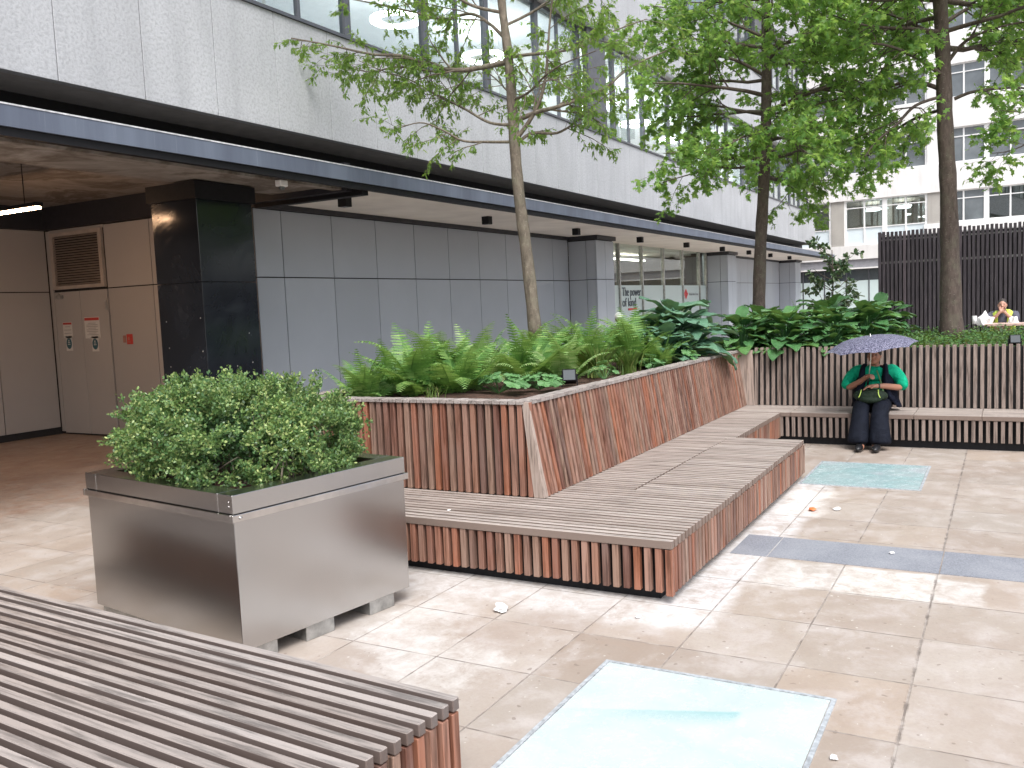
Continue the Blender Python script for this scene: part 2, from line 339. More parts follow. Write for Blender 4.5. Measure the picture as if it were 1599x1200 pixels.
def part(mb,name,mat,parent,**k):       # mesh built in world coordinates under a thing at parent's place (no rotation)
    L=parent.location; q=MB(); q.v=[(v[0]-L.x,v[1]-L.y,v[2]-L.z) for v in mb.v]; q.f=mb.f
    return q.build(name,mat,parent,**k)
def subpart(mb,name,mat,parent,thing,**k):
    L=thing.location; q=MB(); q.v=[(v[0]-L.x,v[1]-L.y,v[2]-L.z) for v in mb.v]; q.f=mb.f
    return q.build(name,mat,parent,**k)
def split(mb,name,mat,parent,counts=None,bevel=.002,k=8):
    # one part for every group of `counts` vertices (default: every box its own part)
    i=0; counts=counts or [k]*(len(mb.v)//k)
    for c in counts:
        q=MB(); q.v=mb.v[i:i+c]; q.f=[tuple(a-i for a in f) for f in mb.f if i<=f[0]<i+c]; part(q,name,mat,parent,bevel=bevel); i+=c
def dup(o,loc,rz=None,scale=None,label=None,group=None,rename=None):
    c=o.copy(); COL.objects.link(c); c.location=loc
    if rz is not None: c.rotation_euler=(c.rotation_euler.x,c.rotation_euler.y,rz)
    if scale: c.scale=scale if not isinstance(scale,(int,float)) else (scale,)*3
    if label: c['label']=label
    if group: c['group']=group
    for ch in o.children:
        d=ch.copy(); COL.objects.link(d); d.parent=c
        for g2 in ch.children: e=g2.copy(); COL.objects.link(e); e.parent=d
    return c
def polys(name,V,mat,uv=None,smooth=False):
    """V: (n,k,3) array, n separate k-gons"""
    n,k,_=V.shape; me=bpy.data.meshes.new(name); me.vertices.add(n*k); me.vertices.foreach_set('co',V.reshape(-1).astype(np.float32))
    me.loops.add(n*k); me.loops.foreach_set('vertex_index',np.arange(n*k,dtype=np.int32))
    me.polygons.add(n); me.polygons.foreach_set('loop_start',np.arange(0,n*k,k,dtype=np.int32)); me.polygons.foreach_set('loop_total',np.full(n,k,np.int32))
    me.materials.append(mat); me.update(calc_edges=True); me.validate(); return me
def frames(d,roll):
    d=d/np.linalg.norm(d,axis=1,keepdims=True); up=np.tile([0,0,1.],(len(d),1)); s=np.cross(d,up); ln=np.linalg.norm(s,axis=1,keepdims=True)
    s=np.where(ln<1e-3,[[1,0,0]],s/np.maximum(ln,1e-6)); u=np.cross(s,d)
    c,sn=np.cos(roll)[:,None],np.sin(roll)[:,None]
    return d,s*c+u*sn,-s*sn+u*c
def place(shape,pos,d,roll,size):
    """shape (k,3): x along d, y sideways, z normal"""
    d,s,u=frames(d,roll); S=shape[None]*size[:,None,None]
    return pos[:,None]+d[:,None]*S[:,:,0:1]+s[:,None]*S[:,:,1:2]+u[:,None]*S[:,:,2:3]

# ------------------------------------------------------------------ ground
g_=MB(); g_.add([(-150,-150,0),(200,-150,0),(200,150,0),(-150,150,0)],[(0,1,2,3)])
struct(g_.build('ground',M_pave))
b_=MB()
xx=[1.84,1.56,.39,-.8,-2.0,-3.2]
for a,c in zip(xx[:-1],xx[1:]): b_.box(6.555,7.135,c+.004,a-.004,-.05,.004)
struct(b_.build('granite_paving_band',M_gran))
t_=MB(); t_.box(17.3,60,-14,2.9,-.2,.5); struct(t_.build('raised_terrace',M_stone))

M_lframe=simple('worn_zinc_frame',(.40,.43,.46),.5,metal=.2,scale=30,var=.35)
for nm,x0,x1,y0,y1,mt,lab in (('pavement_light',2.94,4.30,.70,1.90,M_sk1,'large near pavement light of frosted white-cyan glass at the front edge'),
                           ('pavement_light',9.27,10.62,.71,1.87,M_sk2,'small-looking far turquoise glass pavement light in front of the seated woman')):
    t=root(nm,lab,'pavement light',(x0,y0,0),group='glass pavement lights')
    f=MB(); w=.022
    f.box(x0,x1,y0,y0+w,-.03,.006); f.box(x0,x1,y1-w,y1,-.03,.006); f.box(x0,x0+w,y0+w,y1-w,-.03,.006); f.box(x1-w,x1,y0+w,y1-w,-.03,.006)
    part(f,'frame',M_lframe,t)
    p=MB(); p.box(x0+w+.004,x1-w-.004,y0+w+.004,y1-w-.004,-.03,.004); part(p,'glass_pane',mt,t)

# ------------------------------------------------------------------ timber bench and planter
P=.0745; SW=.044
BX,OY=5.27,1.85       # front face x, outer edge y
YI,YW=2.58,3.20       # inner seat edge, foot of the planter wall
XE=9.52; XS=11.77; XW=12.50; XP=6.13; ZT=.42; ZB=1.20; YE=-3.4; YL=5.85; XR=17.2
B=root('planter_bench','long slatted timber bench wrapping a raised planter of ferns and hostas','planter bench',(BX,OY,0))
# seat: slats run across (Y)
s=MB(); lid=[MB(),MB(),MB()]
x=BX; i=0
while x<XS-.02:
    x1=x+SW; z=ZT+rnd.uniform(-.0015,.0015)
    if x<XP-.03:
        s.box(x,x1,OY,YL,z-.055,z)
    elif x1<XE+.02:
        if x<6.62: s.box(x,x1,OY,YW+.05,z-.055,z)
        else:
            s.box(x,x1,YI+.075,YW+.05,z-.055,z)
            k=0 if x<7.83 else (1 if x<8.7 else 2)
            lid[k].box(x,x1,OY+rnd.uniform(-.004,.004),YI+.06,z-.05+.004*k,z+.004*(k-1)+.003)
    else: s.box(x,x1,YI,YW+.05,z-.055,z)
    x+=P; i+=1
part(s,'seat',M_wtop,B,bevel=.003)
for q in lid: part(q,'lid',M_wtop,B,bevel=.003)
# back bench seat: long boards
s=MB()
for k in range(9):
    y0=YW-.0-k*.74
    for j in range(10): s.box(XS+j*.0745,XS+j*.0745+.066,y0-.736,y0,ZT-.055,ZT+.0015*(j%2))
s.box(XS,XW+.05,YW+.002,YW+.1,ZT-.055,ZT-.002)
part(s,'back_seat',M_wtop,B,bevel=.003)
# skirts
s=MB(); y=OY+.075
s.box(BX+.001,BX+.05,OY+.001,OY+.048,.055,ZT-.06)
while y<YL: s.box(BX+.006,BX+.052,y,y+SW,.075+rnd.uniform(-.004,.004),ZT-.058); y+=P
x=BX+P
while x<XE: s.box(x,x+SW,OY+.004,OY+.05,.065+rnd.uniform(-.003,.003),ZT-.058); x+=P
part(s,'front_skirt',M_wside,B,bevel=.003)
s=MB(); x=XE+.03
while x<XS: s.box(x,x+SW,YI+.006,YI+.05,.09,ZT-.058); x+=P
y=OY+P*.5
while y<YI: s.box(XE-.03,XE+.016,y,y+SW,.08,ZT-.058); y+=P
part(s,'inner_skirt',M_wside,B,bevel=.003)
s=MB(); y=YI-.02
while y>YE: s.box(XS+.008,XS+.05,y,y+SW-.003,.10,ZT-.058); y-=.0775
part(s,'back_skirt',M_wback,B,bevel=.003)
# plinth, with a dark box added under the slats to shade their gaps
s=MB(); s.box(BX+.10,XE-.09,OY+.12,YI+.1,.0,ZT-.058); s.box(BX+.10,XP+.1,YI+.101,YL-.1,.0,ZT-.058); s.box(XE-.088,XS+.1,YI+.10,YW+.2,.0,ZT-.058); s.box(XS+.101,XW+.3,YE+.1,YW+.2,.0,ZT-.0585)
part(s,'plinth',M_black,B)
# planter walls
def lean_slat(mb,xa,xb,ya,yb,dx,dy,z0,z1): mb.hexa([(xa,ya,z0),(xb,ya,z0),(xb,yb,z0),(xa,yb,z0),(xa+dx,ya+dy,z1),(xb+dx,ya+dy,z1),(xb+dx,yb+dy,z1),(xa+dx,yb+dy,z1)])
s=MB(); y=YW+.10
while y<YL: s.box(XP,XP+.045,y,y+SW,ZT+.002,ZB-.012); y+=P
part(s,'front_wall',M_wside,B,bevel=.003)
s=MB(); x=XP+.075; LE=.12; k=0
while x<XW-.06:
    f=min(1,(x-XP)/ .75); fan=-.13*(1-f)
    # slats near the corner fan out to meet the leaning side
    s.hexa([(x,YW,ZT+.002),(x+SW,YW,ZT+.002),(x+SW,YW+.045,ZT+.002),(x,YW+.045,ZT+.002),
            (x+fan*.6,YW+LE,ZB-.012),(x+SW*.9+fan*.6,YW+LE,ZB-.012),(x+SW*.9+fan*.6,YW+LE+.045,ZB-.012),(x+fan*.6,YW+LE+.045,ZB-.012)])
    x+=P*.94
part(s,'side_wall',M_wside,B,bevel=.002)
s=MB(); s.hexa([(XP-.004,YW-.004,ZT+.002),(XP+.07,YW-.004,ZT+.002),(XP+.07,YW+.09,ZT+.002),(XP-.004,YW+.09,ZT+.002),(XP-.004,YW+LE-.01,ZB-.01),(XP+.015,YW+LE-.01,ZB-.01),(XP+.015,YW+LE+.05,ZB-.01),(XP-.004,YW+LE+.05,ZB-.01)])
s.hexa([(XW-.05,YW-.1,ZT+.002),(XW-.002,YW-.1,ZT+.002),(XW-.002,YW+.09,ZT+.002),(XW-.05,YW+.02,ZT+.002),(XW-.05,YW-.08,ZB),(XW+.03,YW-.08,ZB),(XW+.03,YW+.16,ZB),(XW-.05,YW+LE+.03,ZB)])
split(s,'corner_board',M_post,B,[8,8])
s=MB(); y=YW-.14
while y>YE: lean_slat(s,XW,XW+.045,y,y+SW,.055,0,ZT+.002,ZB+.03); y-=.0785
part(s,'back_wall',M_wback,B,bevel=.003)
s=MB(); s.box(XP+.05,XP+.09,YW+.2,YL-.05,ZT,ZB-.05)
s.hexa([(XP+.1,YW+.05,ZT),(XW,YW+.05,ZT),(XW,YW+.09,ZT),(XP+.1,YW+.09,ZT),(XP+.1,YW+LE+.05,ZB-.03),(XW,YW+LE+.05,ZB-.03),(XW,YW+LE+.09,ZB-.03),(XP+.1,YW+LE+.09,ZB-.03)])
lean_slat(s,XW+.05,XW+.09,YE,YW-.01,.055,0,ZT,ZB-.0); s.box(XP+.1,XR,YL-.045,YL-.005,0,ZB-.03); s.box(XR-.04,XR,YE,YL-.05,0,ZB-.03); s.box(XW+.1,XR-.04,YE,YE+.04,0,ZB-.03)
s.box(XP+.05,XP+.1,YL-.06,YL-.046,0,ZB-.1)
part(s,'liner',M_dark,B)
# rims made of short slats
s=MB(); y=YW+LE+.03
while y<YL-.02: s.box(XP-.012,XP+.13,y,y+.066,ZB-.03,ZB+rnd.uniform(-.002,.002)); y+=P
x=XP+.0
while x<XW-.02: s.box(x,x+.066,YW+LE-.012,YW+LE+.12,ZB-.031,ZB+.003+rnd.uniform(-.002,.002)); x+=P
x=XP+.16
while x<XR: s.box(x,x+.066,YL-.13,YL+.01,ZB-.03,ZB+rnd.uniform(-.002,.002)); x+=P
part(s,'rim',M_cap,B,bevel=.002)
s=MB(); x=XP+.1
while x<XR: s.box(x,x+SW,YL+.0,YL+.04,.05,ZB-.035); x+=P
part(s,'rear_wall',M_wside,B)
# soil with gentle relief
def soil_patch(x0,x1,y0,y1,mb,n=.35):
    nx=int((x1-x0)/n)+2; ny=int((y1-y0)/n)+2; vs=[];fs=[]
    for i in range(nx):
        for j in range(ny):
            X=x0+(x1-x0)*i/(nx-1);Y=y0+(y1-y0)*j/(ny-1); vs.append((X,Y,1.12+.035*math.sin(X*2.1)*math.cos(Y*2.7)+rnd.uniform(-.015,.015)))
    for i in range(nx-1):
        for j in range(ny-1): a=i*ny+j; fs.append((a,a+ny,a+ny+1,a+1))
    mb.add(vs,fs)
s=MB(); soil_patch(XP+.09,XR-.04,YW+.16,YL-.06,s); soil_patch(XW+.14,XR-.04,YE+.04,YW+.155,s)
part(s,'soil',M_soil,B)

# foreground bench
FB=root('slatted_bench','dark weathered timber slatted bench in the near left corner','bench',(2.815,1.885,0),R(-2.75))
s=MB(); sk=MB(); n=22
for k in range(n):
    x1=-k*.0735; z=ZT+rnd.uniform(-.002,.002)
    s.box(x1-.041,x1,0+rnd.uniform(-.004,.002),4.6,z-.052,z)
    sk.box(x1-.044,x1-.002,.004+rnd.uniform(-.003,.003),.046,.06,ZT-.060)
y=.0735
while y<4.6: sk.box(-.05,-.006,y,y+.046,.06,ZT-.060); y+=.0735
s.build('seat',M_wtop2,FB,bevel=.004); sk.build('skirt',M_wside,FB,bevel=.003)
s=MB(); s.box(-n*.0735+.05,-.09,.09,4.5,0,ZT-.062); s.build('plinth',M_black,FB)  # plinth plus black backing, added so the seat gaps look shaded

# ------------------------------------------------------------------ steel planter
SP=root('steel_planter','brushed stainless steel box planter standing beside the timber bench','planter',(3.39,3.70,0),R(-8.2))
Lx,Ly=1.33,1.60; z0,z1=.095,.985
s=MB(); s.box(0,Lx,0,Ly,z0,z1-.13); s.build('body',M_steel,SP,bevel=.003)
s=MB(); o=.006; w=.13
for (a,b,c,d) in ((-o,Lx+o,-o,w),(-o,Lx+o,Ly-w,Ly+o),(-o,w,w,Ly-w),(Lx-w,Lx+o,w,Ly-w)): s.box(a,b,c,d,z1-.105,z1)
s.build('rim',M_steel,SP,bevel=.002)
s=MB(); o=.022
for (a,b,c,d) in ((-o,Lx+o,-o,0),(-o,Lx+o,Ly,Ly+o),(-o,0,0,Ly),(Lx,Lx+o,0,Ly)): s.box(a,b,c,d,z1-.150,z1-.108)
s.build('lip_strip',M_steel2,SP,bevel=.002)
for u in (.03,.46,.98):
    s=MB(); s.box(u,u+.22,.02,Ly-.02,0,z0-.001); s.build('foot',M_galv,SP,bevel=.003)
s=MB(); s.box(w+.002,Lx-w-.002,w+.002,Ly-w-.002,z1-.13,z1-.09); s.build('soil',M_soil,SP)
for p,q in (((-.007,.03,z1-.04),(.003,.006,.006)),((-.007,.03,z1-.065),(.003,.006,.006)),((.03,-.024,z1-.128),(.012,.004,.009))):
    s=MB(); s.ball(p,q,8,5); s.build('rivet',M_steel2,SP,smooth=True)

# ------------------------------------------------------------------ vegetation
LOBE=np.array([(0,0,0),(.22,.10,.0),(.18,.34,-.05),(.42,.16,0),(.62,.38,-.06),(.68,.12,0),(1,0,-.08),(.68,-.12,0),(.62,-.38,-.06),(.42,-.16,0),(.18,-.34,-.05),(.22,-.10,0)],float)
SLIM=np.array([(0,0,0),(.22,.06,.0),(.30,.20,-.04),(.48,.08,0),(.62,.20,-.05),(.72,.06,0),(1,0,-.12),(.72,-.06,0),(.62,-.20,-.05),(.48,-.08,0),(.30,-.20,-.04),(.22,-.06,0)],float)
OVAL=np.array([(0,0,0),(.35,.26,.05),(.75,.24,.05),(1,0,0),(.75,-.24,.05),(.35,-.26,.05)],float)
def rand_dir(n,r=rng):
    a=r.normal(size=(n,3)); return a/np.linalg.norm(a,axis=1,keepdims=True)
def bez(p0,pts,steps=4):
    """smooth polyline through points"""
    P_=[Vector(p0)]+[Vector(p) for p in pts]; out=[]
    for i in range(len(P_)-1):
        a=P_[max(i-1,0)];b=P_[i];c=P_[i+1];d=P_[min(i+2,len(P_)-1)]
        for k in range(steps):
            t=k/steps; out.append(.5*((2*b)+(c-a)*t+(2*a-5*b+4*c-d)*t*t+(-a+3*b-3*c+d)*t**3))
    out.append(P_[-1]); return out
class Tree:
    def __init__(s,seed): s.w=MB(); s.r=random.Random(seed); s.tw=[]; s.g=np.random.default_rng(seed)
    def limb(s,pts,r0,r1,spread=1.0,sub=1.0,lvl=1,start=.2,droop=0.15):
        n=len(pts); s.w.tube(pts,[r0+(r1-r0)*i/(n-1) for i in range(n)],6 if lvl<2 else 4,cap=False)
        L=sum((pts[i+1]-pts[i]).length for i in range(n-1))
        if lvl>=3: s.tw.append(pts); return
        m=max(2,int(L*sub*(4.2 if lvl==1 else 7.0)))
        for k in range(m):
            t=start+(1-start)*(k+s.r.random())/m; f=t*(n-1); i=min(int(f),n-2); p=pts[i].lerp(pts[i+1],f-i); d=(pts[i+1]-pts[i]).normalized()
            side=Vector((s.r.gauss(0,1),s.r.gauss(0,1),s.r.gauss(0,.55))); side-=d*side.dot(d)
            if side.length<.01: continue
            side.normalize(); dd=(d*.75+side*.95).normalized()
            ln=(spread*(.75 if lvl==1 else .30))*(1.15-.55*t)*s.r.uniform(.65,1.3)
            q=[p.copy()]; c=dd.copy()
            for j in range(4):
                c=(c+Vector((s.r.gauss(0,.16),s.r.gauss(0,.16),s.r.gauss(0,.12)-droop*.5))).normalized(); q.append(q[-1]+c*ln/4)
            rr=max(.0025,(r0+(r1-r0)*t)*.5); s.limb(q,rr,max(.0018,rr*.35),spread,sub,lvl+1,.15,droop)
        if lvl==2: s.tw.append(pts[-3:])
    def leaves(s,shape,size,per,mat,hang=.5):
        P_=[];D=[]
        for tw in s.tw:
            n=len(tw)
            for k in range(per):
                t=s.r.uniform(.1,1)*(n-1); i=min(int(t),n-2); P_.append(tw[i].lerp(tw[i+1],t-i)); D.append((tw[i+1]-tw[i]).normalized())
        P_=np.array(P_);D=np.array(D); n=len(P_)
        d=D*.5+rand_dir(n,s.g)*.9; d[:,2]-=hang
        return polys('crown',place(shape,P_+s.g.normal(0,.012,(n,3)),d,s.g.normal(0,.6,n),s.g.uniform(.6,1.25,n)*size),mat)
def tree(name,label,trunk,radii,limbs,auto,shape,lsize,per,mb,ml,seed,sub,spread,hang=.5,group=None):
    T=Tree(seed); base=Vector(trunk[0]); tk=bez(trunk[0],trunk[1:],4); n=len(tk)
    rad=[np.interp(i/(n-1),np.linspace(0,1,len(radii)),radii)*(1+.05*math.sin(i*2.3)) for i in range(n)]
    T.w.tube(tk,rad,14,cap=True)
    for st,pts,r0 in limbs: T.limb(bez(st,pts,5),r0,r0*.25,spread,sub)
    for (z0,z1,cnt,len0,len1,rise) in auto:
        for k in range(cnt):
            z=z0+(z1-z0)*(k+T.r.random()*.8)/cnt
            i=min(range(n),key=lambda j:abs(tk[j].z-z)); p=tk[i]
            a=k*2.4+T.r.uniform(-.4,.4); L=len0+(len1-len0)*(z-z0)/(z1-z0)*1.0; L*=T.r.uniform(.75,1.15); q=[]
            c=Vector((math.cos(a),math.sin(a),rise)).normalized(); pp=p.copy()
            for j in range(6):
                c=(c+Vector((T.r.gauss(0,.13),T.r.gauss(0,.13),T.r.gauss(0,.08)-.03))).normalized(); pp=pp+c*L/6; q.append(pp.copy())
            T.limb([p]+q,.028*L/2.2+.008,.005,spread,sub)
    t=root(name,label,'tree',base,group=group)
    w=part(T.w,'trunk',mb,t,smooth=True)
    me=T.leaves(shape,lsize,per,ml,hang); o=link(me,'crown',t); o.location=-base
    return t
def A(pl,X): return [atx(u,v,X+dx) for u,v,dx in pl]
X1=9.1
tr1=[atx(837,530,X1),atx(824,410,X1),atx(810,300,X1),atx(803,215,X1),atx(795,100,X1),atx(783,0,X1),atx(776,-110,X1+.1),atx(770,-260,X1+.1),atx(772,-400,X1)]
L1=[(atx(802,222,X1),A([(760,222,0),(722,220,-.1),(690,203,-.3),(655,192,-.3),(610,205,-.5)],X1),.020),
    (atx(803,195,X1),A([(765,192,0),(725,170,.2),(685,150,.3),(640,125,.4),(600,112,.4),(560,95,.5)],X1),.020),
    (atx(792,97,X1),A([(755,105,0),(718,110,-.1),(680,105,-.1),(630,88,-.2),(580,85,-.3),(520,72,-.4),(455,60,-.4)],X1),.034),
    (atx(720,108,X1-.1),A([(680,112,.2),(620,105,.3),(570,112,.5),(500,90,.7)],X1),.018),
    (atx(788,60,X1),A([(765,38,0),(735,22,.1),(690,30,.1),(640,18,.1),(580,5,.2),(500,-10,.2)],X1),.024),
    (atx(784,20,X1),A([(740,10,-.2),(700,-10,-.4),(640,-30,-.5),(560,-40,-.6)],X1),.022),
    (atx(803,190,X1),A([(840,175,0),(868,168,0),(905,155,.1),(945,138,.2),(985,105,.4),(1040,80,.6)],X1),.030),
    (atx(808,215,X1),A([(825,192,0),(842,160,0),(852,120,0),(856,70,0),(860,20,.1),(868,-40,.1)],X1),.028),
    (atx(810,222,X1),A([(832,208,.1),(870,208,.4),(900,190,.5),(928,165,.5),(960,140,.5)],X1),.022),
    (atx(795,90,X1),A([(830,85,0),(868,82,.1),(910,72,.3),(950,52,.4),(1010,30,.6)],X1),.022),
    (atx(805,155,X1),A([(825,145,-.3),(850,120,-.6),(880,100,-.8),(930,80,-1.0)],X1),.018),
    (atx(790,40,X1),A([(830,20,.3),(880,-10,.5),(950,-20,.9),(1030,-10,1.2)],X1),.022),
    (atx(800,150,X1),A([(790,140,.6),(770,120,1.2),(740,100,1.7)],X1),.016)]
tree('tree','slender pale-barked tree with sparse small leaves rising from the ferns nearest the camera',tr1,[.080,.071,.066,.062,.053,.046,.037,.027,.015],L1,[(6.2,8.0,9,2.3,1.2,.35)],SLIM,.082,15,M_bark1,M_leaf1,3,1.25,.90,.75,'trees in the planter')
X2=15.0
tr2=[atx(1184,520,X2),atx(1187,400,X2),atx(1192,300,X2),atx(1196,200,X2),atx(1197,100,X2),atx(1196,0,X2),atx(1196,-110,X2),atx(1196,-260,X2)]
L2=[(atx(1194,250,X2),A([(1160,262,-.3),(1120,262,-.6),(1080,272,-.9),(1035,285,-1.0)],X2),.03),
    (atx(1195,180,X2),A([(1150,172,0),(1110,165,0),(1070,172,.1),(1035,185,.1)],X2),.03),
    (atx(1196,160,X2),A([(1235,150,0),(1280,138,.3),(1320,120,.3)],X2),.03),
    (atx(1194,240,X2),A([(1230,228,-.3),(1262,232,-.6),(1290,250,-.7)],X2),.028),
    (atx(1194,205,X2),A([(1165,212,-.8),(1140,225,-1.4),(1110,240,-1.7)],X2),.024),
    (atx(1194,215,X2),A([(1215,215,-.7),(1235,222,-1.4),(1262,240,-1.8)],X2),.024),
    (atx(1196,120,X2),A([(1150,95,-.2),(1100,85,-.4),(1040,80,-.6),(985,60,-.6)],X2),.03),
    (atx(1196,60,X2),A([(1150,40,0),(1090,20,0),(1020,10,0)],X2),.03)]
tree('tree','middle tree with dense bright green crown behind the bluish hosta',tr2,[.118,.10,.093,.088,.08,.07,.055,.03],L2,[(3.9,7.6,26,2.3,1.7,.12)],LOBE,.105,11,M_bark2,M_leaf2,5,1.3,1.12,.45,'trees in the planter')
X3=15.4
tr3=[atx(1486,535,X3),atx(1484,430,X3),atx(1481,300,X3),atx(1476,200,X3),atx(1473,100,X3),atx(1468,0,X3),atx(1464,-120,X3),atx(1460,-280,X3)]
L3=[(atx(1474,142,X3),A([(1440,130,0),(1405,130,0),(1360,150,-.2),(1310,155,-.3),(1270,165,-.5)],X3),.04),
    (atx(1474,150,X3),A([(1430,165,-.5),(1400,195,-.9),(1370,220,-1.1),(1350,245,-1.2)],X3),.03),
    (atx(1476,170,X3),A([(1430,185,.5),(1390,210,.9),(1360,240,1.1),(1330,262,1.1)],X3),.03),
    (atx(1474,120,X3),A([(1430,90,-.6),(1380,70,-1.2),(1330,70,-1.5)],X3),.035),
    (atx(1490,155,X3),A([(1515,145,0),(1545,140,0),(1600,138,.1),(1660,150,.1)],X3),.03),
    (atx(1478,100,X3),A([(1500,72,0),(1525,55,-.1),(1570,40,-.2),(1630,30,-.2)],X3),.035),
    (atx(1470,60,X3),A([(1430,40,.3),(1380,20,.5),(1320,10,.6)],X3),.035),
    (atx(1470,40,X3),A([(1520,10,.5),(1580,0,.8),(1650,5,1.0)],X3),.035),
    (atx(1700,140,X3-.6),A([(1660,180,0),(1620,215,-.1),(1580,235,-.1),(1548,240,-.1)],X3-.6),.018),
    (atx(1700,140,X3-1),A([(1650,160,0),(1600,175,0),(1560,172,0)],X3-1),.014)]
tree('tree','thickest dark-trunked tree at the right, rising behind the back bench wall',tr3,[.185,.145,.122,.115,.108,.10,.08,.04],L3,[(5.7,8.0,20,3.0,1.8,.08)],LOBE,.11,10,M_bark2,M_leaf2,8,1.3,1.05,.4,'trees in the planter')

# boxwood bush
def bush():
    t=root('boxwood_bush','bushy bright green small-leaved shrub growing in the steel planter','shrub',(3.39,3.70,.88),R(-8.2))
    g=np.random.default_rng(4); n=2600
    ctr=[((.66,.78,.33),(.60,.60,.30)),((.42,.62,.29),(.42,.48,.27)),((.95,.72,.31),(.40,.55,.27)),((.60,1.15,.34),(.52,.42,.27)),((.46,.95,.33),(.48,.50,.30)),((.98,1.1,.33),(.36,.45,.26)),((.74,.48,.25),(.46,.42,.24))]
    pos=[];nor=[]
    for k in range(620):
        c,r=ctr[k%len(ctr)]; d=g.normal(size=3); d/=np.linalg.norm(d)
        if d[2]<-.72: d[2]*=-.6
        q=np.array(c)+d*np.array(r)*g.uniform(.80,1.14)
        if any((((q-np.array(cc))/np.array(rr))**2).sum()<.55 for cc,rr in ctr): continue
        for j in range(int(g.integers(7,15))): pos.append(q+g.normal(0,.034,3)*np.array([1,1,.8]));nor.append(d+g.normal(0,.25,3))
    pos=np.array(pos);nor=np.array(nor); m=22; K=len(pos)
    sh=nor*.6+g.normal(0,.5,(K,3)); sh[:,2]+=.5; sh/=np.linalg.norm(sh,axis=1,keepdims=True)
    tt=np.tile(np.linspace(0,1,m),K); P0=np.repeat(pos,m,0)+np.repeat(sh,m,0)*(tt[:,None]*.085-.03)+g.normal(0,.008,(K*m,3))
    D=np.repeat(sh,m,0)*(.3+.6*tt[:,None])+rand_dir(K*m,g)*.85
    V=place(OVAL,P0,D,g.uniform(0,6.3,K*m),g.uniform(.016,.028,K*m))
    c=link(polys('foliage',V,M_box),'foliage',t)
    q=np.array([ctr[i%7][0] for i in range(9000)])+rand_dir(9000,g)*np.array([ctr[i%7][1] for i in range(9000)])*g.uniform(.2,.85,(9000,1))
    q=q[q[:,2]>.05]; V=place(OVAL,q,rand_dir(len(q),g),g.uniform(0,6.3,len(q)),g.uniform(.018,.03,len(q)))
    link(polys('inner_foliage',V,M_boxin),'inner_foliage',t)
    w=MB(); rr=random.Random(5)
    for k in range(34):
        c,r=ctr[k%7]; s0=Vector((rr.uniform(.35,1.0),rr.uniform(.3,1.3),-.02)); e=Vector(c)+Vector((rr.uniform(-1,1)*r[0],rr.uniform(-1,1)*r[1],rr.uniform(-.2,.9)*r[2]))
        mid=s0.lerp(e,.5)+Vector((rr.gauss(0,.05),rr.gauss(0,.05),.03)); w.tube(bez(s0,[mid,e],4),[.009-.0008*i for i in range(9)],5,cap=False)
    for k,(a,b,c) in enumerate(((.55,.22,.0),(.60,.24,.0),(.48,.2,.0))):
        w.tube(bez((a,b,-.02),[(a-.02,b-.04,.12),(a+.05*(k-1),b-.02,.30)],4),[.011-.001*i for i in range(9)],6,cap=False)
    w.build('stems',M_bark1,t,smooth=True)
bush()

# ferns
def fern_mesh(seed,nf,L0,mat,wid=.115):
    r=random.Random(seed); g=np.random.default_rng(seed); V=[];stem=MB()
    tooth=[]
    m=5
    for i in range(m): tooth.append((i/m+.02,.085*(1-i/m*.7)));tooth.append((i/m+.14,.16*(1-i/m*.75)))
    top=[(0,.03)]+tooth; shape=np.array([(x_,y_,0) for x_,y_ in top]+[(1,0,0)]+[(x_,-y_,0) for x_,y_ in reversed(top)],float)
    for k in range(nf):
        a=2*PI*k/nf+r.uniform(-.3,.3); L=L0*r.uniform(.6,1.18); el=R(r.uniform(35,86)); curl=r.uniform(.3,1.7)
        p=Vector((r.uniform(-.04,.04),r.uniform(-.04,.04),0)); pts=[];S=26
        h=Vector((math.cos(a),math.sin(a),0)); side=Vector((-math.sin(a),math.cos(a),0)); twist=r.uniform(-.5,.5)
        for i in range(S+1):
            t=i/S; e=el-curl*t*t; d=h*math.cos(e)+Vector((0,0,1))*math.sin(e); pts.append((p.copy(),d)); p=p+d*L/S+side*(twist*t*L/S*.4)
        stem.tube([q[0] for q in pts[::3]],[.0035-.0003*i for i in range(len(pts[::3]))],4,cap=False)
        P0=[];D=[];Z=[];RO=[]
        for i in range(3,S+1):
            t=i/S; w=wid*L/.6*min(1,(t+.02)*3.6)*(1-t)**.62*1.25*r.uniform(.9,1.08)
            if w<.004: continue
            for sg in (-1,1): P0.append(tuple(pts[i][0]));D.append(tuple(side*sg+pts[i][1]*.38+Vector((0,0,-.12-.12*r.random()))));Z.append(w);RO.append(r.gauss(0,.12)+sg*.0)
        # pinna plane must contain the stem direction
        P0=np.array(P0);D=np.array(D);Z=np.array(Z)
        T_=[pts[i][1] for i in range(3,S+1) for _ in (0,1)][:len(P0)]
        for a0,d0,z0,t0 in zip(P0,D,Z,T_):
            dn=d0/np.linalg.norm(d0); tn=np.array(t0); tn=tn-dn*tn.dot(dn); tn/=np.linalg.norm(tn)
            u=np.cross(dn,tn); u*=np.sign(u[2]) if abs(u[2])>.05 else 1
            V.append(a0+dn*shape[:,0:1]*z0+tn*shape[:,1:2]*max(z0,.035)*1.05+u*(-.10*shape[:,0:1]**2)*z0)
    return polys('fronds',np.array(V),mat),stem.mesh('stem',mat)
fern_v=[fern_mesh(1,20,.60,M_fern),fern_mesh(2,18,.66,M_fern),fern_mesh(3,17,.58,M_fern2),fern_mesh(4,22,.52,M_fern)]
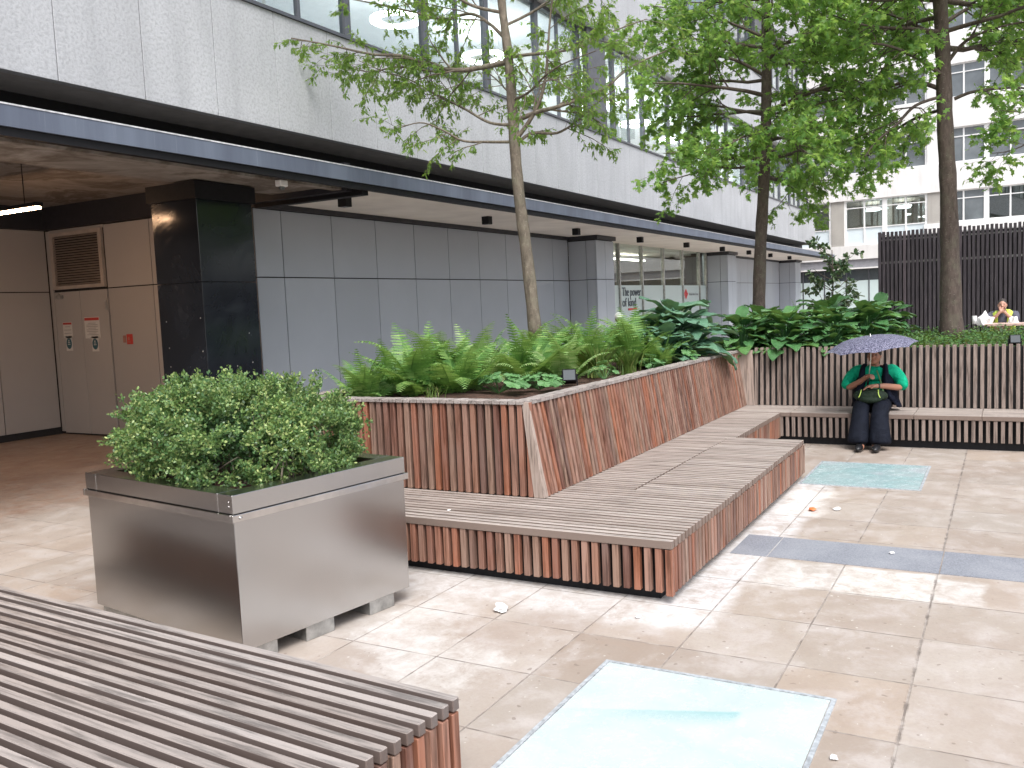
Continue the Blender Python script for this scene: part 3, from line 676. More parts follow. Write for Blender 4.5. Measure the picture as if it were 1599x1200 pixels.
def fern(v,loc,rz,sc,label,tilt=(0,0)):
    t=root('fern',label,'fern',loc,rz,'ferns in the timber planter'); sc*=1.32; t.scale=(sc,)*3; t.rotation_euler=(tilt[0],tilt[1],rz)
    link(fern_v[v][0],'fronds',t); link(fern_v[v][1],'stem',t); return t
SZ=1.13
def on(u,v,z=SZ):
    a=_R*(u-CX)/F_PX+_D*(v-CY)/F_PX+_F; return Vector(CAM+a*(z-CAMZ)/a[2])
for v,x_,y_,rz,sc,lab in (
  (3,6.55,5.25,.2,.85,'leftmost fern, low over the front rim of the timber planter'),
  (0,6.85,4.95,1.2,1.0,'upright bright fern second from the left end of the planter'),
  (1,7.35,5.05,2.1,.95,'fern behind the front row, left of the slender tree'),
  (3,7.10,4.62,3.0,1.05,'fern with a spread of arching fronds above the bare mulch'),
  (2,7.75,4.78,.7,1.0,'pale fern directly left of the slender tree trunk'),
  (1,8.15,4.45,4.0,1.0,'tall fern standing in front of the slender tree trunk'),
  (2,8.25,4.02,5.2,.92,'pale yellow-green fern arching right over the black spotlight'),
  (0,9.3,4.25,2.6,1.0,'fern right of the slender tree beside the grass tuft'),
  (1,10.1,4.6,1.0,1.05,'tall fern in front of the grey pier of the building'),
  (0,10.3,4.1,.3,1.05,'full fern left of the bluish hosta'),
  (1,10.9,4.25,5.0,1.05,'upright fern covering the end of the lettering'),
  (3,10.35,3.72,2.0,.75,'small low fern at the rim left of the bluish hosta'),
  (1,7.9,5.35,2.9,.9,'fern at the back of the planter, seen left of the slender trunk base'),
  (3,8.75,5.2,.5,1.0,'fern at the back of the planter, seen right of the slender trunk base'),
  (0,9.0,4.7,1.9,1.0,'fern close behind the grass tuft'),
  (3,9.75,4.95,4.4,1.05,'fern under the grey pier at the rear of the planter'),
  (0,7.1,5.4,3.7,.8,'small fern at the rear left corner of the planter'),
  (0,12.3,4.9,.9,1.05,'fern behind the bluish hosta under the red emblem'),
  (2,13.0,4.4,2.2,1.1,'pale fern between the bluish hosta and the dark hostas'),
  (0,13.6,4.8,3.3,1.0,'fern at the back left of the middle tree'),
  (1,15.9,3.1,3.3,1.0,'fern poking up behind the dark hostas right of the middle tree')):
    fern(v,(x_,y_,SZ-.02),rz,sc,lab)

# hostas
def hosta_mesh(seed,n,R0,mat,Ls):
    r=random.Random(seed); mb=MB(); st=MB(); uvs=[]; NU,NV=5,8
    for k in range(n):
        tier=k/n; a=k*2.4+r.uniform(-.3,.3); rad=R0*(1.1-.9*tier)*r.uniform(.8,1.15); h=.07+.40*tier*r.uniform(.85,1.1)
        base=Vector((0,0,0)); dirh=Vector((math.cos(a),math.sin(a),0)); side=Vector((-math.sin(a),math.cos(a),0))
        p=dirh*rad*.45+Vector((0,0,h)); L=Ls*r.uniform(.7,1.15); Wd=L*r.uniform(.33,.41)
        e0=R(r.uniform(-12,22))+tier*R(30); droop=r.uniform(.5,1.15)
        st.tube(bez(base,[p*.5+Vector((0,0,h*.25)),p],3),[.006]*7,4,cap=False)
        vs=[]; q=p.copy(); roll=r.uniform(-.22,.22)
        for j in range(NV):
            t=j/(NV-1); e=e0-droop*t; d=dirh*math.cos(e)+Vector((0,0,1))*math.sin(e); nn=-dirh*math.sin(e)+Vector((0,0,1))*math.cos(e)
            wdt=Wd*(math.sin(PI*min(1,(t*.93+.07))**.72)**.8 if t<1 else .0)
            if j==0: wdt=Wd*.45
            for i in range(NU):
                s_=(i/(NU-1)-.5)*2; back=-.10*L*abs(s_) if j==0 else 0
                vs.append(q+ (side*math.cos(roll)+nn*math.sin(roll))*s_*wdt+nn*(.13*abs(s_)**1.5*wdt+ .012*math.sin(t*9+s_*5+k))+d*back)
            q=q+d*L/(NV-1)
        fs=[(j*NU+i,j*NU+i+1,(j+1)*NU+i+1,(j+1)*NU+i) for j in range(NV-1) for i in range(NU-1)]
        mb.add(vs,fs)
        for j in range(NV-1):
            for i in range(NU-1):
                for (jj,ii) in ((j,i),(j,i+1),(j+1,i+1),(j+1,i)): uvs.append((abs(ii/(NU-1)-.5)*1.0,jj/(NV-1)*.15))
    me=mb.mesh('leaves',mat,True); u=me.uv_layers.new(name='UVMap'); u.data.foreach_set('uv',[c for q in uvs for c in q])
    return me,st.mesh('stalks',mat,True)
hosta_v=[hosta_mesh(1,66,.55,M_host,.25),hosta_mesh(2,58,.6,M_host,.28),hosta_mesh(3,66,.55,M_host2,.28)]
def hosta(v,loc,rz,sc,label):
    t=root('hosta',label,'hosta',loc,rz,'hostas in the timber planter'); t.scale=(sc*1.18,sc*1.18,sc*1.2)
    link(hosta_v[v][0],'leaves',t); link(hosta_v[v][1],'stalks',t)
for v,x_,y_,rz,sc,lab in (
  (2,11.35,3.85,.4,1.32,'large bluish hosta spilling over the rim at the inner corner'),
  (2,10.75,3.80,2.0,.85,'smaller bluish hosta at the left edge of the large bluish one'),
  (0,12.85,3.35,1.0,1.0,'dark hosta hanging over the wall at the left end of the back bench'),
  (1,12.98,2.75,2.2,1.0,'dark hosta with broad leaves above the back bench, left of the umbrella'),
  (0,13.05,2.12,3.3,.95,'dark hosta directly behind the umbrella'),
  (0,12.4,4.15,2.6,1.0,'dark hosta filling the corner behind the large bluish one'),
  (1,14.0,3.3,.2,1.0,'dark hosta at the foot of the middle tree'),
  (0,14.3,2.5,4.1,1.05,'dark hosta in the second row behind the broad-leaved one'),
  (1,14.5,1.85,5.2,1.05,'dark hosta in the second row left of the thick tree'),
  (0,15.0,3.6,2.8,1.0,'dark hosta at the back right of the middle tree'),
  (1,15.5,2.6,1.5,1.15,'tall hosta at the back in front of the variegated bush'),
  (0,15.7,1.8,.9,1.15,'tall hosta at the back against the black screen'),
  (1,12.95,-1.0,.9,.62,'small hosta at the right edge of the photo behind the black floodlight')):
    hosta(v,(x_,y_,SZ-.04),rz,sc,lab)
# lobed plants
def lobed_mesh(seed,n,rad,size):
    r=random.Random(seed); st=MB(); mb=MB()
    for k in range(n):
        a=r.uniform(0,2*PI); d=rad*math.sqrt(r.random()); p=Vector((math.cos(a)*d,math.sin(a)*d,.06+.16*(1-d/rad)*r.uniform(.6,1.2)+.03))
        nn=Vector((math.cos(a)*.5*d/rad+r.gauss(0,.25),math.sin(a)*.5*d/rad+r.gauss(0,.25),1)).normalized(); x=nn.orthogonal().normalized(); y=nn.cross(x); s=size*r.uniform(.6,1.2); ph=r.uniform(0,6)
        vs=[p];m=30
        for i in range(m):
            b=2*PI*i/m; lob=.72+.28*abs(math.cos(b*2.5)); 
            if i%2: lob*=.9
            if i==0: lob=.25
            vs.append(p+(x*math.cos(b+ph)+y*math.sin(b+ph))*s*lob-nn*s*.22*(1 if i%2 else .5))
        mb.add(vs,[(0,1+i,1+(i+1)%m) for i in range(m)]); st.tube([(0,0,0),p*.6,p],.003,4,cap=False)
    return mb.mesh('leaves',M_lobe),st.mesh('stalks',M_lobe)
lob_v=[lobed_mesh(1,26,.27,.085),lobed_mesh(2,12,.15,.06)]
for v,p,sc,lab in ((0,(7.28,4.25,SZ),1.0,'clump of large lobed leaves over the front corner rim'),(0,(7.60,3.98,SZ),.85,'clump of lobed leaves left of the black spotlight'),
                   (1,(8.75,3.78,SZ),1.0,'small lobed-leaf seedling just right of the black spotlight'),(1,(9.75,3.62,SZ),1.0,'little lobed-leaf plant at the rim midway along the side wall'),
                   (1,(10.7,3.55,SZ),1.3,'lobed-leaf plant at the rim beneath the bluish hosta')):
    t=root('lobed_plant',lab,'plant',p,rnd.random()*6,'lobed-leaf plants along the rim'); t.scale=(sc,)*3; link(lob_v[v][0],'leaves',t); link(lob_v[v][1],'stalks',t)
def grass_mesh(seed,n,h):
    g=np.random.default_rng(seed); V=[]
    for k in range(n):
        a=g.uniform(0,6.28); b0=np.array([g.normal(0,.05),g.normal(0,.05),0]); L=h*g.uniform(.6,1.2); le=g.uniform(.1,.75); d=np.array([math.cos(a),math.sin(a),0]); s=np.array([-math.sin(a),math.cos(a),0])*.003
        c=[b0+d*le*L*t*t*.9+np.array([0,0,L*(t-.3*le*t*t)]) for t in (0,.35,.7,1)]
        V.append(np.array([c[0]-s,c[1]-s,c[2]-s*.8,c[3],c[2]+s*.8,c[1]+s,c[0]+s]))
    return polys('grass_tuft',np.array(V),M_grass)
for k,(x_,y_,h,n,lab) in enumerate(((9.0,3.98,.36,170,'tuft of thin grass between the black spotlight and the full fern'),(9.35,3.75,.30,130,'yellowing grass tuft close to the side rim'),(6.62,4.55,.18,24,'few wiry grass blades under the fern above the front rim'))):
    o=link(grass_mesh(20+k,n,h),'grass_tuft',loc=(x_,y_,SZ)); tag(o,lab,'grass tuft','grass tufts in the planter')
g=np.random.default_rng(9); n=16000
q=np.c_[g.uniform(12.66,16.9,n),g.uniform(-3.2,1.9,n),1.13+g.uniform(0,.13,n)*(1+.5*np.sin(g.uniform(0,6,n)))]
d=rand_dir(n,g); d[:,2]=np.abs(d[:,2])*.5
tag(link(polys('ground_cover',place(OVAL,q,d,g.uniform(-.6,.6,n),g.uniform(.03,.06,n)),M_cover),'ground_cover'),'low dense green ground cover around the foot of the thick tree','ground cover',kind='stuff')
# variegated bush at the back
bp=atx(1300,470,20.5); bp.z=0
T=Tree(31); stem=[Vector((bp.x,bp.y,0)),Vector((bp.x,bp.y+.05,1.2)),Vector((bp.x+.05,bp.y,2.0)),Vector((bp.x,bp.y,2.9))]
tk=bez(stem[0],stem[1:],4); T.w.tube(tk,[.035-.0022*i for i in range(len(tk))],7)
for k in range(34):
    p=tk[2+k%10]; a=k*2.4; q=[p.copy()]; c=Vector((math.cos(a),math.sin(a),.5)).normalized()
    for j in range(4): c=(c+Vector((T.r.gauss(0,.15),T.r.gauss(0,.15),.02))).normalized(); q.append(q[-1]+c*.13)
    T.limb(q,.010,.004,.42,1.3)
t=root('variegated_bush','slim open bush with grey-green variegated leaves left of the black screen','shrub',bp)
part(T.w,'stem',M_bark2,t,smooth=True); o=link(T.leaves(OVAL,.12,7,M_holly,.1),'foliage',t); o.location=-Vector(bp)

# planter spotlights
def spot(loc,rz,label,sc=1):
    t=root('floodlight',label,'floodlight',loc,rz,'black planter floodlights'); t.scale=(sc,)*3
    b=MB(); b.hexa([(-.07,-.05,.09),(.07,-.05,.09),(.07,.03,.05),(-.07,.03,.05),(-.07,-.02,.21),(.07,-.02,.21),(.07,.06,.17),(-.07,.06,.17)]); b.build('housing',M_black,t,bevel=.006)
    b=MB(); b.hexa([(-.058,-.052,.102),(.058,-.052,.102),(.058,-.050,.102),(-.058,-.050,.102),(-.058,-.027,.198),(.058,-.027,.198),(.058,-.024,.198),(-.058,-.024,.198)]); b.build('lens',M_dglass,t)
    b=MB(); b.box(-.085,-.073,-.02,.02,.0,.15); b.box(.073,.085,-.02,.02,0,.15); b.box(-.085,.085,-.02,.02,-.012,-.001); b.build('bracket',M_black,t)
spot((7.98,3.83,SZ-.03),R(-62),'black floodlight on the mulch by the side rim, below the pale fern')
spot((12.75,-.10,SZ+.02),R(-80),'black floodlight behind the back bench wall at the right edge of the photo',.9)

# ------------------------------------------------------------------ office building
YF=10.0; XA=9.9; YC=7.72; YS=8.5
O=root('office_building','long office block with aggregate concrete bands over grey clad ground floor','building',(XA,YS,0))
def panels_y(mb,xs,y,z0,zm,z1,th=.03):
    for a,b in zip(xs[:-1],xs[1:]):
        for (c,d) in ((z0,zm),(zm,z1)): mb.box(a+.009,b-.009,y-th,y,c+.009,d-.009)
s=MB()
xs=[XA+.03,10.52]+[10.52+1.195*k for k in range(1,9)]+[20.98]
panels_y(s,xs,YF,.12,2.57,3.62)
part(s,'ground_floor_cladding',M_panel,O,bevel=.002)
def pier(x0,x1,y0):
    pr=MB()
    for (c,d) in ((.12,2.57),(2.57,3.58)):
        pr.box(x0,x0+.03,y0+.012,y0+.26,c+.009,d-.009); pr.box(x0,x0+.03,y0+.275,YF-.035,c+.009,d-.009)
        xm=(x0+x1)/2
        pr.box(x0+.0,xm-.007,y0-.022,y0+.006,c+.009,d-.009); pr.box(xm+.007,x1,y0-.022,y0+.006,c+.009,d-.009); pr.box(x1-.03,x1,y0+.012,YF,c+.009,d-.009)
    part(pr,'pier_cladding',M_panel,O,bevel=.002)
for a,b in ((21.0,22.15),(33.3,34.5),(45.6,46.9)): pier(a,b,9.2)
s=MB(); xs=[34.55+1.2*k for k in range(10)]; xs[-1]=45.58; panels_y(s,xs,YF,.12,2.57,3.62); part(s,'end_cladding',M_panel,O,bevel=.002)
s=MB(); s.box(XA+.03,20.99,YF+.001,YF+.2,0,3.7); s.box(34.5,46.8,YF+.001,YF+.2,0,3.7)
for a,b in ((21.0,22.15),(33.3,34.5),(45.6,46.9)): s.box(a+.031,b-.031,9.208,YF-.001,0,3.6)
s.box(XA,XA+.029,YF-.0,15.2,0,4.1)
s.box(-14,XA-.001,15.031,15.2,0,4.2)
split(s,'backing_wall',M_dark,O,bevel=0)
s=MB(); s.box(XA,21.0,YF-.09,YF+.1,3.62,3.698)
for a,b in ((21.0,22.15),(33.3,34.5),(45.6,46.9)): s.box(a-.05,b+.05,9.12,YF+.1,3.59,3.697)
s.box(34.55,45.5,YF-.09,YF+.1,3.62,3.696)
s.box(-12,XA-.05,14.9,15.03,3.66,4.049); s.box(XA-.12,XA-.001,YC+.3,14.9,3.66,4.048)
split(s,'header_trim',M_header,O,bevel=0)
# side return strip
s=MB(); s.box(XA-.004,XA+.028,YF-.03,YF+.3,.12,2.56); s.box(XA-.004,XA+.028,YF-.03,YF+.3,2.58,3.64); part(s,'side_return',simple('brown_return',(.14,.10,.085),.5),O)
# alcove walls
s=MB()
ys=[10.32,11.3,12.25,13.40]
for a,b in zip(ys[:-1],ys[1:]):
    for (c,d) in ((.08,2.57),(2.57,3.65)): s.box(XA-.03,XA-.002,a+.008,b-.008,c+.009,d-.009)
s.box(XA-.03,XA-.002,14.90,14.995,.05,3.64); s.box(XA-.03,XA-.002,13.408,14.892,3.60,3.65)
xs=[9.86-1.02*k for k in range(22)][::-1]
panels_y(s,xs,15.03,.12,2.57,3.66)
part(s,'yard_cladding',M_panel_in,O,bevel=.002)
dr=MB(); dr.box(XA-.035,XA-.004,13.43,14.16,.03,2.555); dr.box(XA-.035,XA-.004,14.17,14.88,.03,2.555); door=part(dr,'door',M_panel_in,O,bevel=.002)
h=MB(); h.box(XA-.07,XA-.036,14.62,14.82,2.44,2.5); h.box(XA-.055,XA-.036,14.70,14.74,2.5,2.53); subpart(h,'door_closer',M_galv,door,O)
h=MB(); h.box(XA-.05,XA-.036,13.44,13.49,2.2,2.36); subpart(h,'hinge',M_galv,door,O)
lv=MB(); 
for (a,b,c,d) in ((13.45,14.86,2.60,2.66),(13.45,14.86,3.53,3.595),(13.45,13.53,2.66,3.53),(14.78,14.86,2.66,3.53)): lv.box(XA-.06,XA-.004,a,b,c,d)
lo=part(lv,'louvre',simple('louvre_metal',(.42,.36,.32),.5),O)
sb=MB()
for k in range(20): z=2.665+k*.0435; sb.hexa([(XA-.055,13.53,z),(XA-.05,13.53,z),(XA-.05,14.78,z),(XA-.055,14.78,z),(XA-.02,13.53,z+.032),(XA-.012,13.53,z+.032),(XA-.012,14.78,z+.032),(XA-.02,14.78,z+.032)])
subpart(sb,'blades',simple('louvre_blades',(.30,.25,.22),.5),lo,O)
# column
s=MB(); s.box(8.0,8.95,9.0,9.85,0,2.44); s.box(8.0,8.95,9.0,9.85,2.445,3.5); cl=part(s,'black_column',M_bstone,O,bevel=.004)
s=MB(); s.box(7.96,8.99,8.96,9.89,3.5,3.72); subpart(s,'column_head',M_black,cl,O)
for (y_,z_) in ((9.72,1.95),(9.70,1.6),(9.70,1.35),(9.70,1.15),(9.07,1.98),(9.07,1.55),(9.07,1.12)): s=MB(); s.ball((7.997,y_,z_),(.004,.010,.010),8,5); subpart(s,'screw',M_galv,cl,O)
for (x_,z_) in ((8.75,1.75),(8.78,1.35),(8.5,1.32)): s=MB(); s.ball((x_,8.997,z_),(.009,.004,.009),8,5); subpart(s,'screw',M_galv,cl,O)
# canopy
s=MB(); s.box(-14,48.2,YC,YC+.05,3.735,3.925); part(s,'fascia',M_fascia,O)
s=MB(); s.box(-14,48.2,YC-.006,YC+.06,3.926,3.940); part(s,'fascia_edge',M_edge,O)
s=MB(); s.box(-14,48.2,YC+.03,YC+.11,3.655,3.734); part(s,'drip_trim',M_black,O)
s=MB(); s.box(-14,48.1,YC+.06,9.3,3.87,3.925); part(s,'canopy_roof',M_dark,O)
s=MB(); s.box(XA,48.1,YC+.12,YF+.6,3.70,3.76); part(s,'soffit',M_soffit,O)
s=MB(); s.box(XA-.0,XA+.14,YC+.12,YF-.1,3.60,3.699); part(s,'soffit_beam',M_black,O)
s=MB(); s.box(-14,XA-.01,9.42,15,4.05,4.3); s.box(-14,XA-.01,YC+.12,9.41,3.74,3.865); s.box(-14,XA-.01,8.1,8.24,3.68,3.739); part(s,'yard_ceiling',M_stain,O)
# dark recess and concrete bands
s=MB(); s.box(-14,48.0,9.3,9.4,3.8,4.6); part(s,'recess_wall',M_black,O)
def band(z0,z1,y,xs,nm):
    s=MB()
    for a,b in zip(xs[:-1],xs[1:]): s.box(a+.005,b-.005,y,y+.12,z0,z1)
    q=part(s,nm,M_conc,O,bevel=.004); return q
xs=[-14.25+1.06*k for k in range(59)]; XC=xs[-1]
band(4.46,5.98,YS,xs,'concrete_band'); band(8.45,10.55,YS,xs,'concrete_band'); band(13.1,15.2,YS,xs,'concrete_band')
s=MB()
for (z0,z1) in ((4.47,5.97),(8.46,10.54),(13.11,15.19)):
    s.box(-14.2,XC-.01,YS+.121,YS+.2,z0,z1); s.box(XC-.12,XC,YS+.2,24,z0,z1)
part(s,'band_backing',M_stone,O)
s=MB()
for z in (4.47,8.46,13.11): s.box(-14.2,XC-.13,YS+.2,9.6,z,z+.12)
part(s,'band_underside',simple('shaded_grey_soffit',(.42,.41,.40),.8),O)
s=MB()
for z in (5.981,10.551): s.box(-14.2,XC,YS-.03,YS+.42,z,z+.045)
part(s,'sill',M_mull,O)
# windows
for (z0,z1) in ((6.026,8.46),(10.6,13.1)):
    k=0; x=-3.85-2.12*3
    while x<XC-1:
        yg=YS+.34; f=MB(); x2=x+2.12
        f.box(x,x+.07,yg-.05,yg+.06,z0,z1); f.box(x2-.07,x2-.001,yg-.05,yg+.06,z0,z1); f.box(x+.07,x2-.07,yg-.03,yg+.05,z0,z0+.06); f.box(x+.07,x2-.07,yg-.03,yg+.05,z1-.08,z1); 
        if k%2: f.box(x+1.03,x+1.09,yg-.03,yg+.04,z0+.06,z1-.08)
        wdw=part(f,'window',M_mull,O); p=MB(); p.box(x+.07,x2-.07,yg+.0,yg+.008,z0+.06,z1-.08); subpart(p,'pane',M_glass,wdw,O)
        x=x2; k+=1
s=MB()
for c in (3.4,19.65,35.9):
    for (z0,z1) in ((6.026,8.46),(10.6,13.1)): s.box(c,c+1.05,YS+.13,YS+.28,z0,z1)
split(s,'window_pier',M_mull,O)
# rooms
s=MB()
for (z0,z1) in ((5.9,8.42),(10.5,13.05)):
    s.box(-14,XC-.2,YS+.75,16,z0,z0+.08); s.box(-14,XC-.2,15.9,16,z0+.08,z1-.05); s.box(-14,XC-.2,YS+.5,16,z1-.05,z1); 
    for c in (4.0,20.2,36.4): s.box(c-.1,c+.1,YS+.8,15.9,z0+.08,z1-.06)
part(s,'office_room',M_room,O)
s=MB(); s.box(-14,XC,YS+.0,24,15.2,15.4); part(s,'roof',M_stone,O)
# shop
s=MB()
for x_ in (22.2,24.5,26.4,28.4,30.4,32.35): s.box(x_-.035,x_+.035,YF-.04,YF+.08,.1,3.69)
s.box(22.15,33.3,YF-.03,YF+.06,0,.1); s.box(33.19,33.29,YF-.035,YF+.07,.1,3.69)
sw=part(s,'shop_front',M_galv,O)
e=[22.2,24.5,26.4,28.4,30.4,32.35,33.24]
for a,b in zip(e[:-1],e[1:]):
    p=MB(); p.box(a+.036,b-.046,YF+.01,YF+.02,2.46,3.69); subpart(p,'pane',M_shopglass,sw,O)
    p=MB(); p.box(a+.036,b-.046,YF+.01,YF+.02,.1,2.459); subpart(p,'frosted_pane',M_frost,sw,O)
s=MB(); s.box(22.2,33.3,18,18.1,0,3.9); s.box(22.0,22.1,YF+.6,18,0,3.9); s.box(33.35,33.45,YF+.2,18,0,3.9); s.box(22,33.4,YF+.2,18,-.02,.03); part(s,'shop_room',M_roomdark,O)
s=MB(); s.box(22,33.4,YF+.61,18,3.62,3.7); part(s,'shop_ceiling',M_soffit,O)
s=MB()
for y_ in (11.6,13.4,15.5): s.box(23,31,y_,y_+.14,3.42,3.47)
part(s,'shop_strip_lights',M_ceil_l,O)
def text(body,size,loc,mat,name,parent,thing,ext=.002):
    cu=bpy.data.curves.new(name,'FONT'); cu.body=body; cu.size=size; cu.extrude=ext
    to=bpy.data.objects.new(name,cu); COL.objects.link(to); bpy.context.view_layer.update()
    dg=bpy.context.evaluated_depsgraph_get(); me=bpy.data.meshes.new_from_object(to.evaluated_get(dg)); COL.objects.unlink(to); bpy.data.objects.remove(to)
    me.materials.clear(); me.materials.append(mat); o=bpy.data.objects.new(name,me); COL.objects.link(o); o.rotation_euler=(PI/2,0,0)
    if parent: o.parent=parent; o.location=Vector(loc)-(thing.location if thing else Vector())
    else: o.location=loc
    return o
M_ink=simple('navy_lettering',(.03,.045,.07),.5); M_red=simple('red_vinyl',(.65,.03,.04),.5); M_grey=simple('grey_vinyl',(.28,.30,.32),.5)
l1=text('The power',.37,(24.7,YF-.002,2.14),M_ink,'lettering',sw,O,.004); l2=text('of kind',.37,(24.7,YF-.002,1.82),M_ink,'lettering',sw,O,.004)
for l in (l1,l2):
    w_=max(v.co.x for v in l.data.vertices)
    l.scale=(1.55/w_*(1 if l is l1 else .72),1.0,1)
s=MB(); s.box(25.16,25.86,YF-.01,YF+.005,1.70,1.76); subpart(s,'lettering',M_red,sw,O)
s=MB(); cx_,cz=30.73,2.15
s.add([(cx_-.26,YF-.005,cz),(cx_,YF-.005,cz-.34),(cx_+.26,YF-.005,cz),(cx_,YF-.005,cz+.34)],[(0,1,2,3)]); 
s.v=[(x,y,z) for x,y,z in s.v]; s.f=[]
for (a,b) in ((-.12,0),(.12,0),(0,.10),(0,-.10)): s.hexa([(cx_+a-.10,y_,cz+b) if q_==0 else (cx_+a,y_,cz+b-.085) if q_==1 else (cx_+a+.10,y_,cz+b) if q_==2 else (cx_+a,y_,cz+b+.085) for y_ in (YF-.008,YF-.001) for q_ in range(4)])
subpart(s,'emblem',M_red,sw,O)
l3=text('British Red Cross',.13,(31.09,YF-.002,2.10),M_grey,'small_lettering',sw,O,.003); w_=max(v.co.x for v in l3.data.vertices); l3.scale=(1.08/w_,1,1)

# ring lamps in the office
rm=MB(); N_=36
for i in range(N_):
    pass
def ring(c,r0,r1,h):
    mb=MB(); vs=[];fs=[]
    for i in range(40):
        a=2*PI*i/40
        for (r_,z_) in ((r0,0),(r1,0),(r1,h),(r0,h)): vs.append((c[0]+math.cos(a)*r_,c[1]+math.sin(a)*r_,c[2]+z_))
    for i in range(40):
        j=(i+1)%40
        for k in range(4): fs.append((i*4+k,i*4+(k+1)%4,j*4+(k+1)%4,j*4+k))
    return mb.add(vs,fs)
names=['first from the left','second from the left','third from the left, beside the slender trunk','fourth, left of the window pier','fifth, right of the window pier','sixth along the row','seventh along the row','eighth along the row']
rt=None
for k,x_ in enumerate((14.65,17.95,21.1,24.3,27.5,31.1,34.6,38.1)):
    lab='glowing ceiling lamp in the first floor windows, '+names[k]
    if rt is None:
        rt=root('ring_lamp',lab,'ceiling lamp',(x_,10.5,7.66),group='ring lamps on the first floor'); ring((0,0,0),.34,.52,.05).build('light_ring',M_ring,rt)
        c=MB(); c.box(-.006,.006,-.43,-.42,.05,.71); c.box(-.006,.006,.42,.43,.05,.71); c.build('cable',M_galv,rt)
    else: dup(rt,(x_,10.5,7.66),label=lab)
# soffit downlights
dn=['left of all, above the first wide panel','second from the left, left of the slender tree','left of the first grey pier','just right of the first grey pier','above the red emblem','left of the second pier','beside the middle tree trunk','right of the middle tree trunk','at the far end of the canopy']
d0=None
for k,(x_,y_) in enumerate(((10.5,8.65),(14.75,8.7),(18.8,8.7),(22.9,8.7),(26.6,8.6),(30.2,8.5),(33.8,8.5),(37.3,8.5),(41,8.5))):
    lab='black square soffit downlight '+dn[k]
    if d0 is None:
        d0=root('downlight',lab,'downlight',(x_,y_,3.70),group='downlights under the canopy'); c=MB(); c.box(-.075,.075,-.075,.075,-.15,-.001); c.build('housing',M_black,d0,bevel=.004)
        c=MB(); c.box(-.05,.05,-.05,.05,-.152,-.1505); c.build('lens',M_dglass,d0)
    else: dup(d0,(x_,y_,3.70),label=lab)
# strip light in the covered yard
t=root('strip_light','lit warm linear strip light hanging under the covered yard ceiling','light fitting',(7.0,11.6,3.45))
c=MB(); c.box(-.05,.05,-.9,1.3,.03,.08); c.build('housing',M_black,t); c=MB(); c.box(-.03,.03,-.88,1.28,.0,.029); c.build('tube',M_strip,t)
for y_ in (-.6,1.0): c=MB(); c.box(-.004,.004,y_,y_+.008,.08,.6); c.build('hanger',M_black,t)
t=root('security_camera','small white camera housing on the canopy edge above the black column','security camera',(8.55,8.05,3.66))
c=MB(); c.box(-.07,.07,-.05,.05,-.06,.02); c.build('housing',M_wframe,t,bevel=.01); c=MB(); c.ball((0,0,-.07),(.04,.04,.035)); c.build('dome',M_dglass,t,smooth=True)
# notices
M_paper=simple('white_notice',(.62,.60,.57),.5,var=.05)
M_blue=simple('blue_green_disc',(.03,.10,.13),.5); M_nred=simple('notice_red',(.50,.05,.04),.5); M_txt=simple('notice_print',(.22,.2,.2),.6)
def notice(y0,y1,z0,z1,label,lines):
    t=root('notice',label,'notice',(XA-.037,(y0+y1)/2,z0)); w_=(y1-y0)/2; h=z1-z0; f=XA-.037
    c=MB(); c.box(-.004,-.001,-w_,w_,0,h); c.build('sheet',M_paper,t)
    c=MB(); c.box(-.007,-.0045,-w_+.01,w_-.01,h*.84,h*.97); c.build('red_header',M_nred,t)
    c=MB()
    for k in range(lines): q=w_*(.75 if k%3 else .5); c.box(-.006,-.0045,-q,q,h*(.72-.62*k/lines)-.007,h*(.72-.62*k/lines)); 
    c.build('print',M_txt,t)
notice(13.68,14.09,1.72,2.09,'larger white notice with red header on the right door leaf',8)
notice(14.44,14.70,1.74,2.02,'smaller white notice with red header on the left door leaf',3)
def disc(y,z,label):
    t=root('round_sign',label,'sign',(XA-.037,y,z)); c=MB(); c.box(-.004,-.001,-.09,.09,-.13,.13); c.build('sheet',M_paper,t)
    c=MB(); c.tube([(-.0045,0,0),(-.007,0,0)],.075,20); o=c.build('disc',M_blue,t); o.scale=(1,1,1.3)
    c=MB(); c.box(-.009,-.0072,-.035,.035,-.02,-.008); c.box(-.009,-.0072,-.03,.03,.01,.022); c.box(-.009,-.0072,-.012,.012,.035,.06); c.build('symbol',M_paper,t)
disc(13.84,1.62,'round dark symbol sign under the larger notice'); disc(14.56,1.64,'round dark symbol sign under the smaller notice')
t=root('red_sign','small red square sign on the wall right of the door','sign',(XA-.031,12.93,1.60)); c=MB(); c.box(-.006,-.001,-.075,.075,0,.17); c.build('plate',M_nred,t)
c=MB(); c.box(-.008,-.0065,-.02,.05,.03,.045); c.box(-.008,-.0065,.0,.04,.07,.12); c.build('symbol',simple('dull_red_symbol',(.42,.16,.12),.5),t)
c=MB(); c.box(-.006,-.001,.10,.17,.03,.15); c.build('small_plate',simple('faded_red_plate',(.30,.14,.11),.5),t)

# ------------------------------------------------------------------ far building
ang=R(84.5); e=Vector((math.cos(ang),math.sin(ang),0))
FBd=root('white_office_building','white stone office building with window rows across the far side','building',(52,5,0),ang)
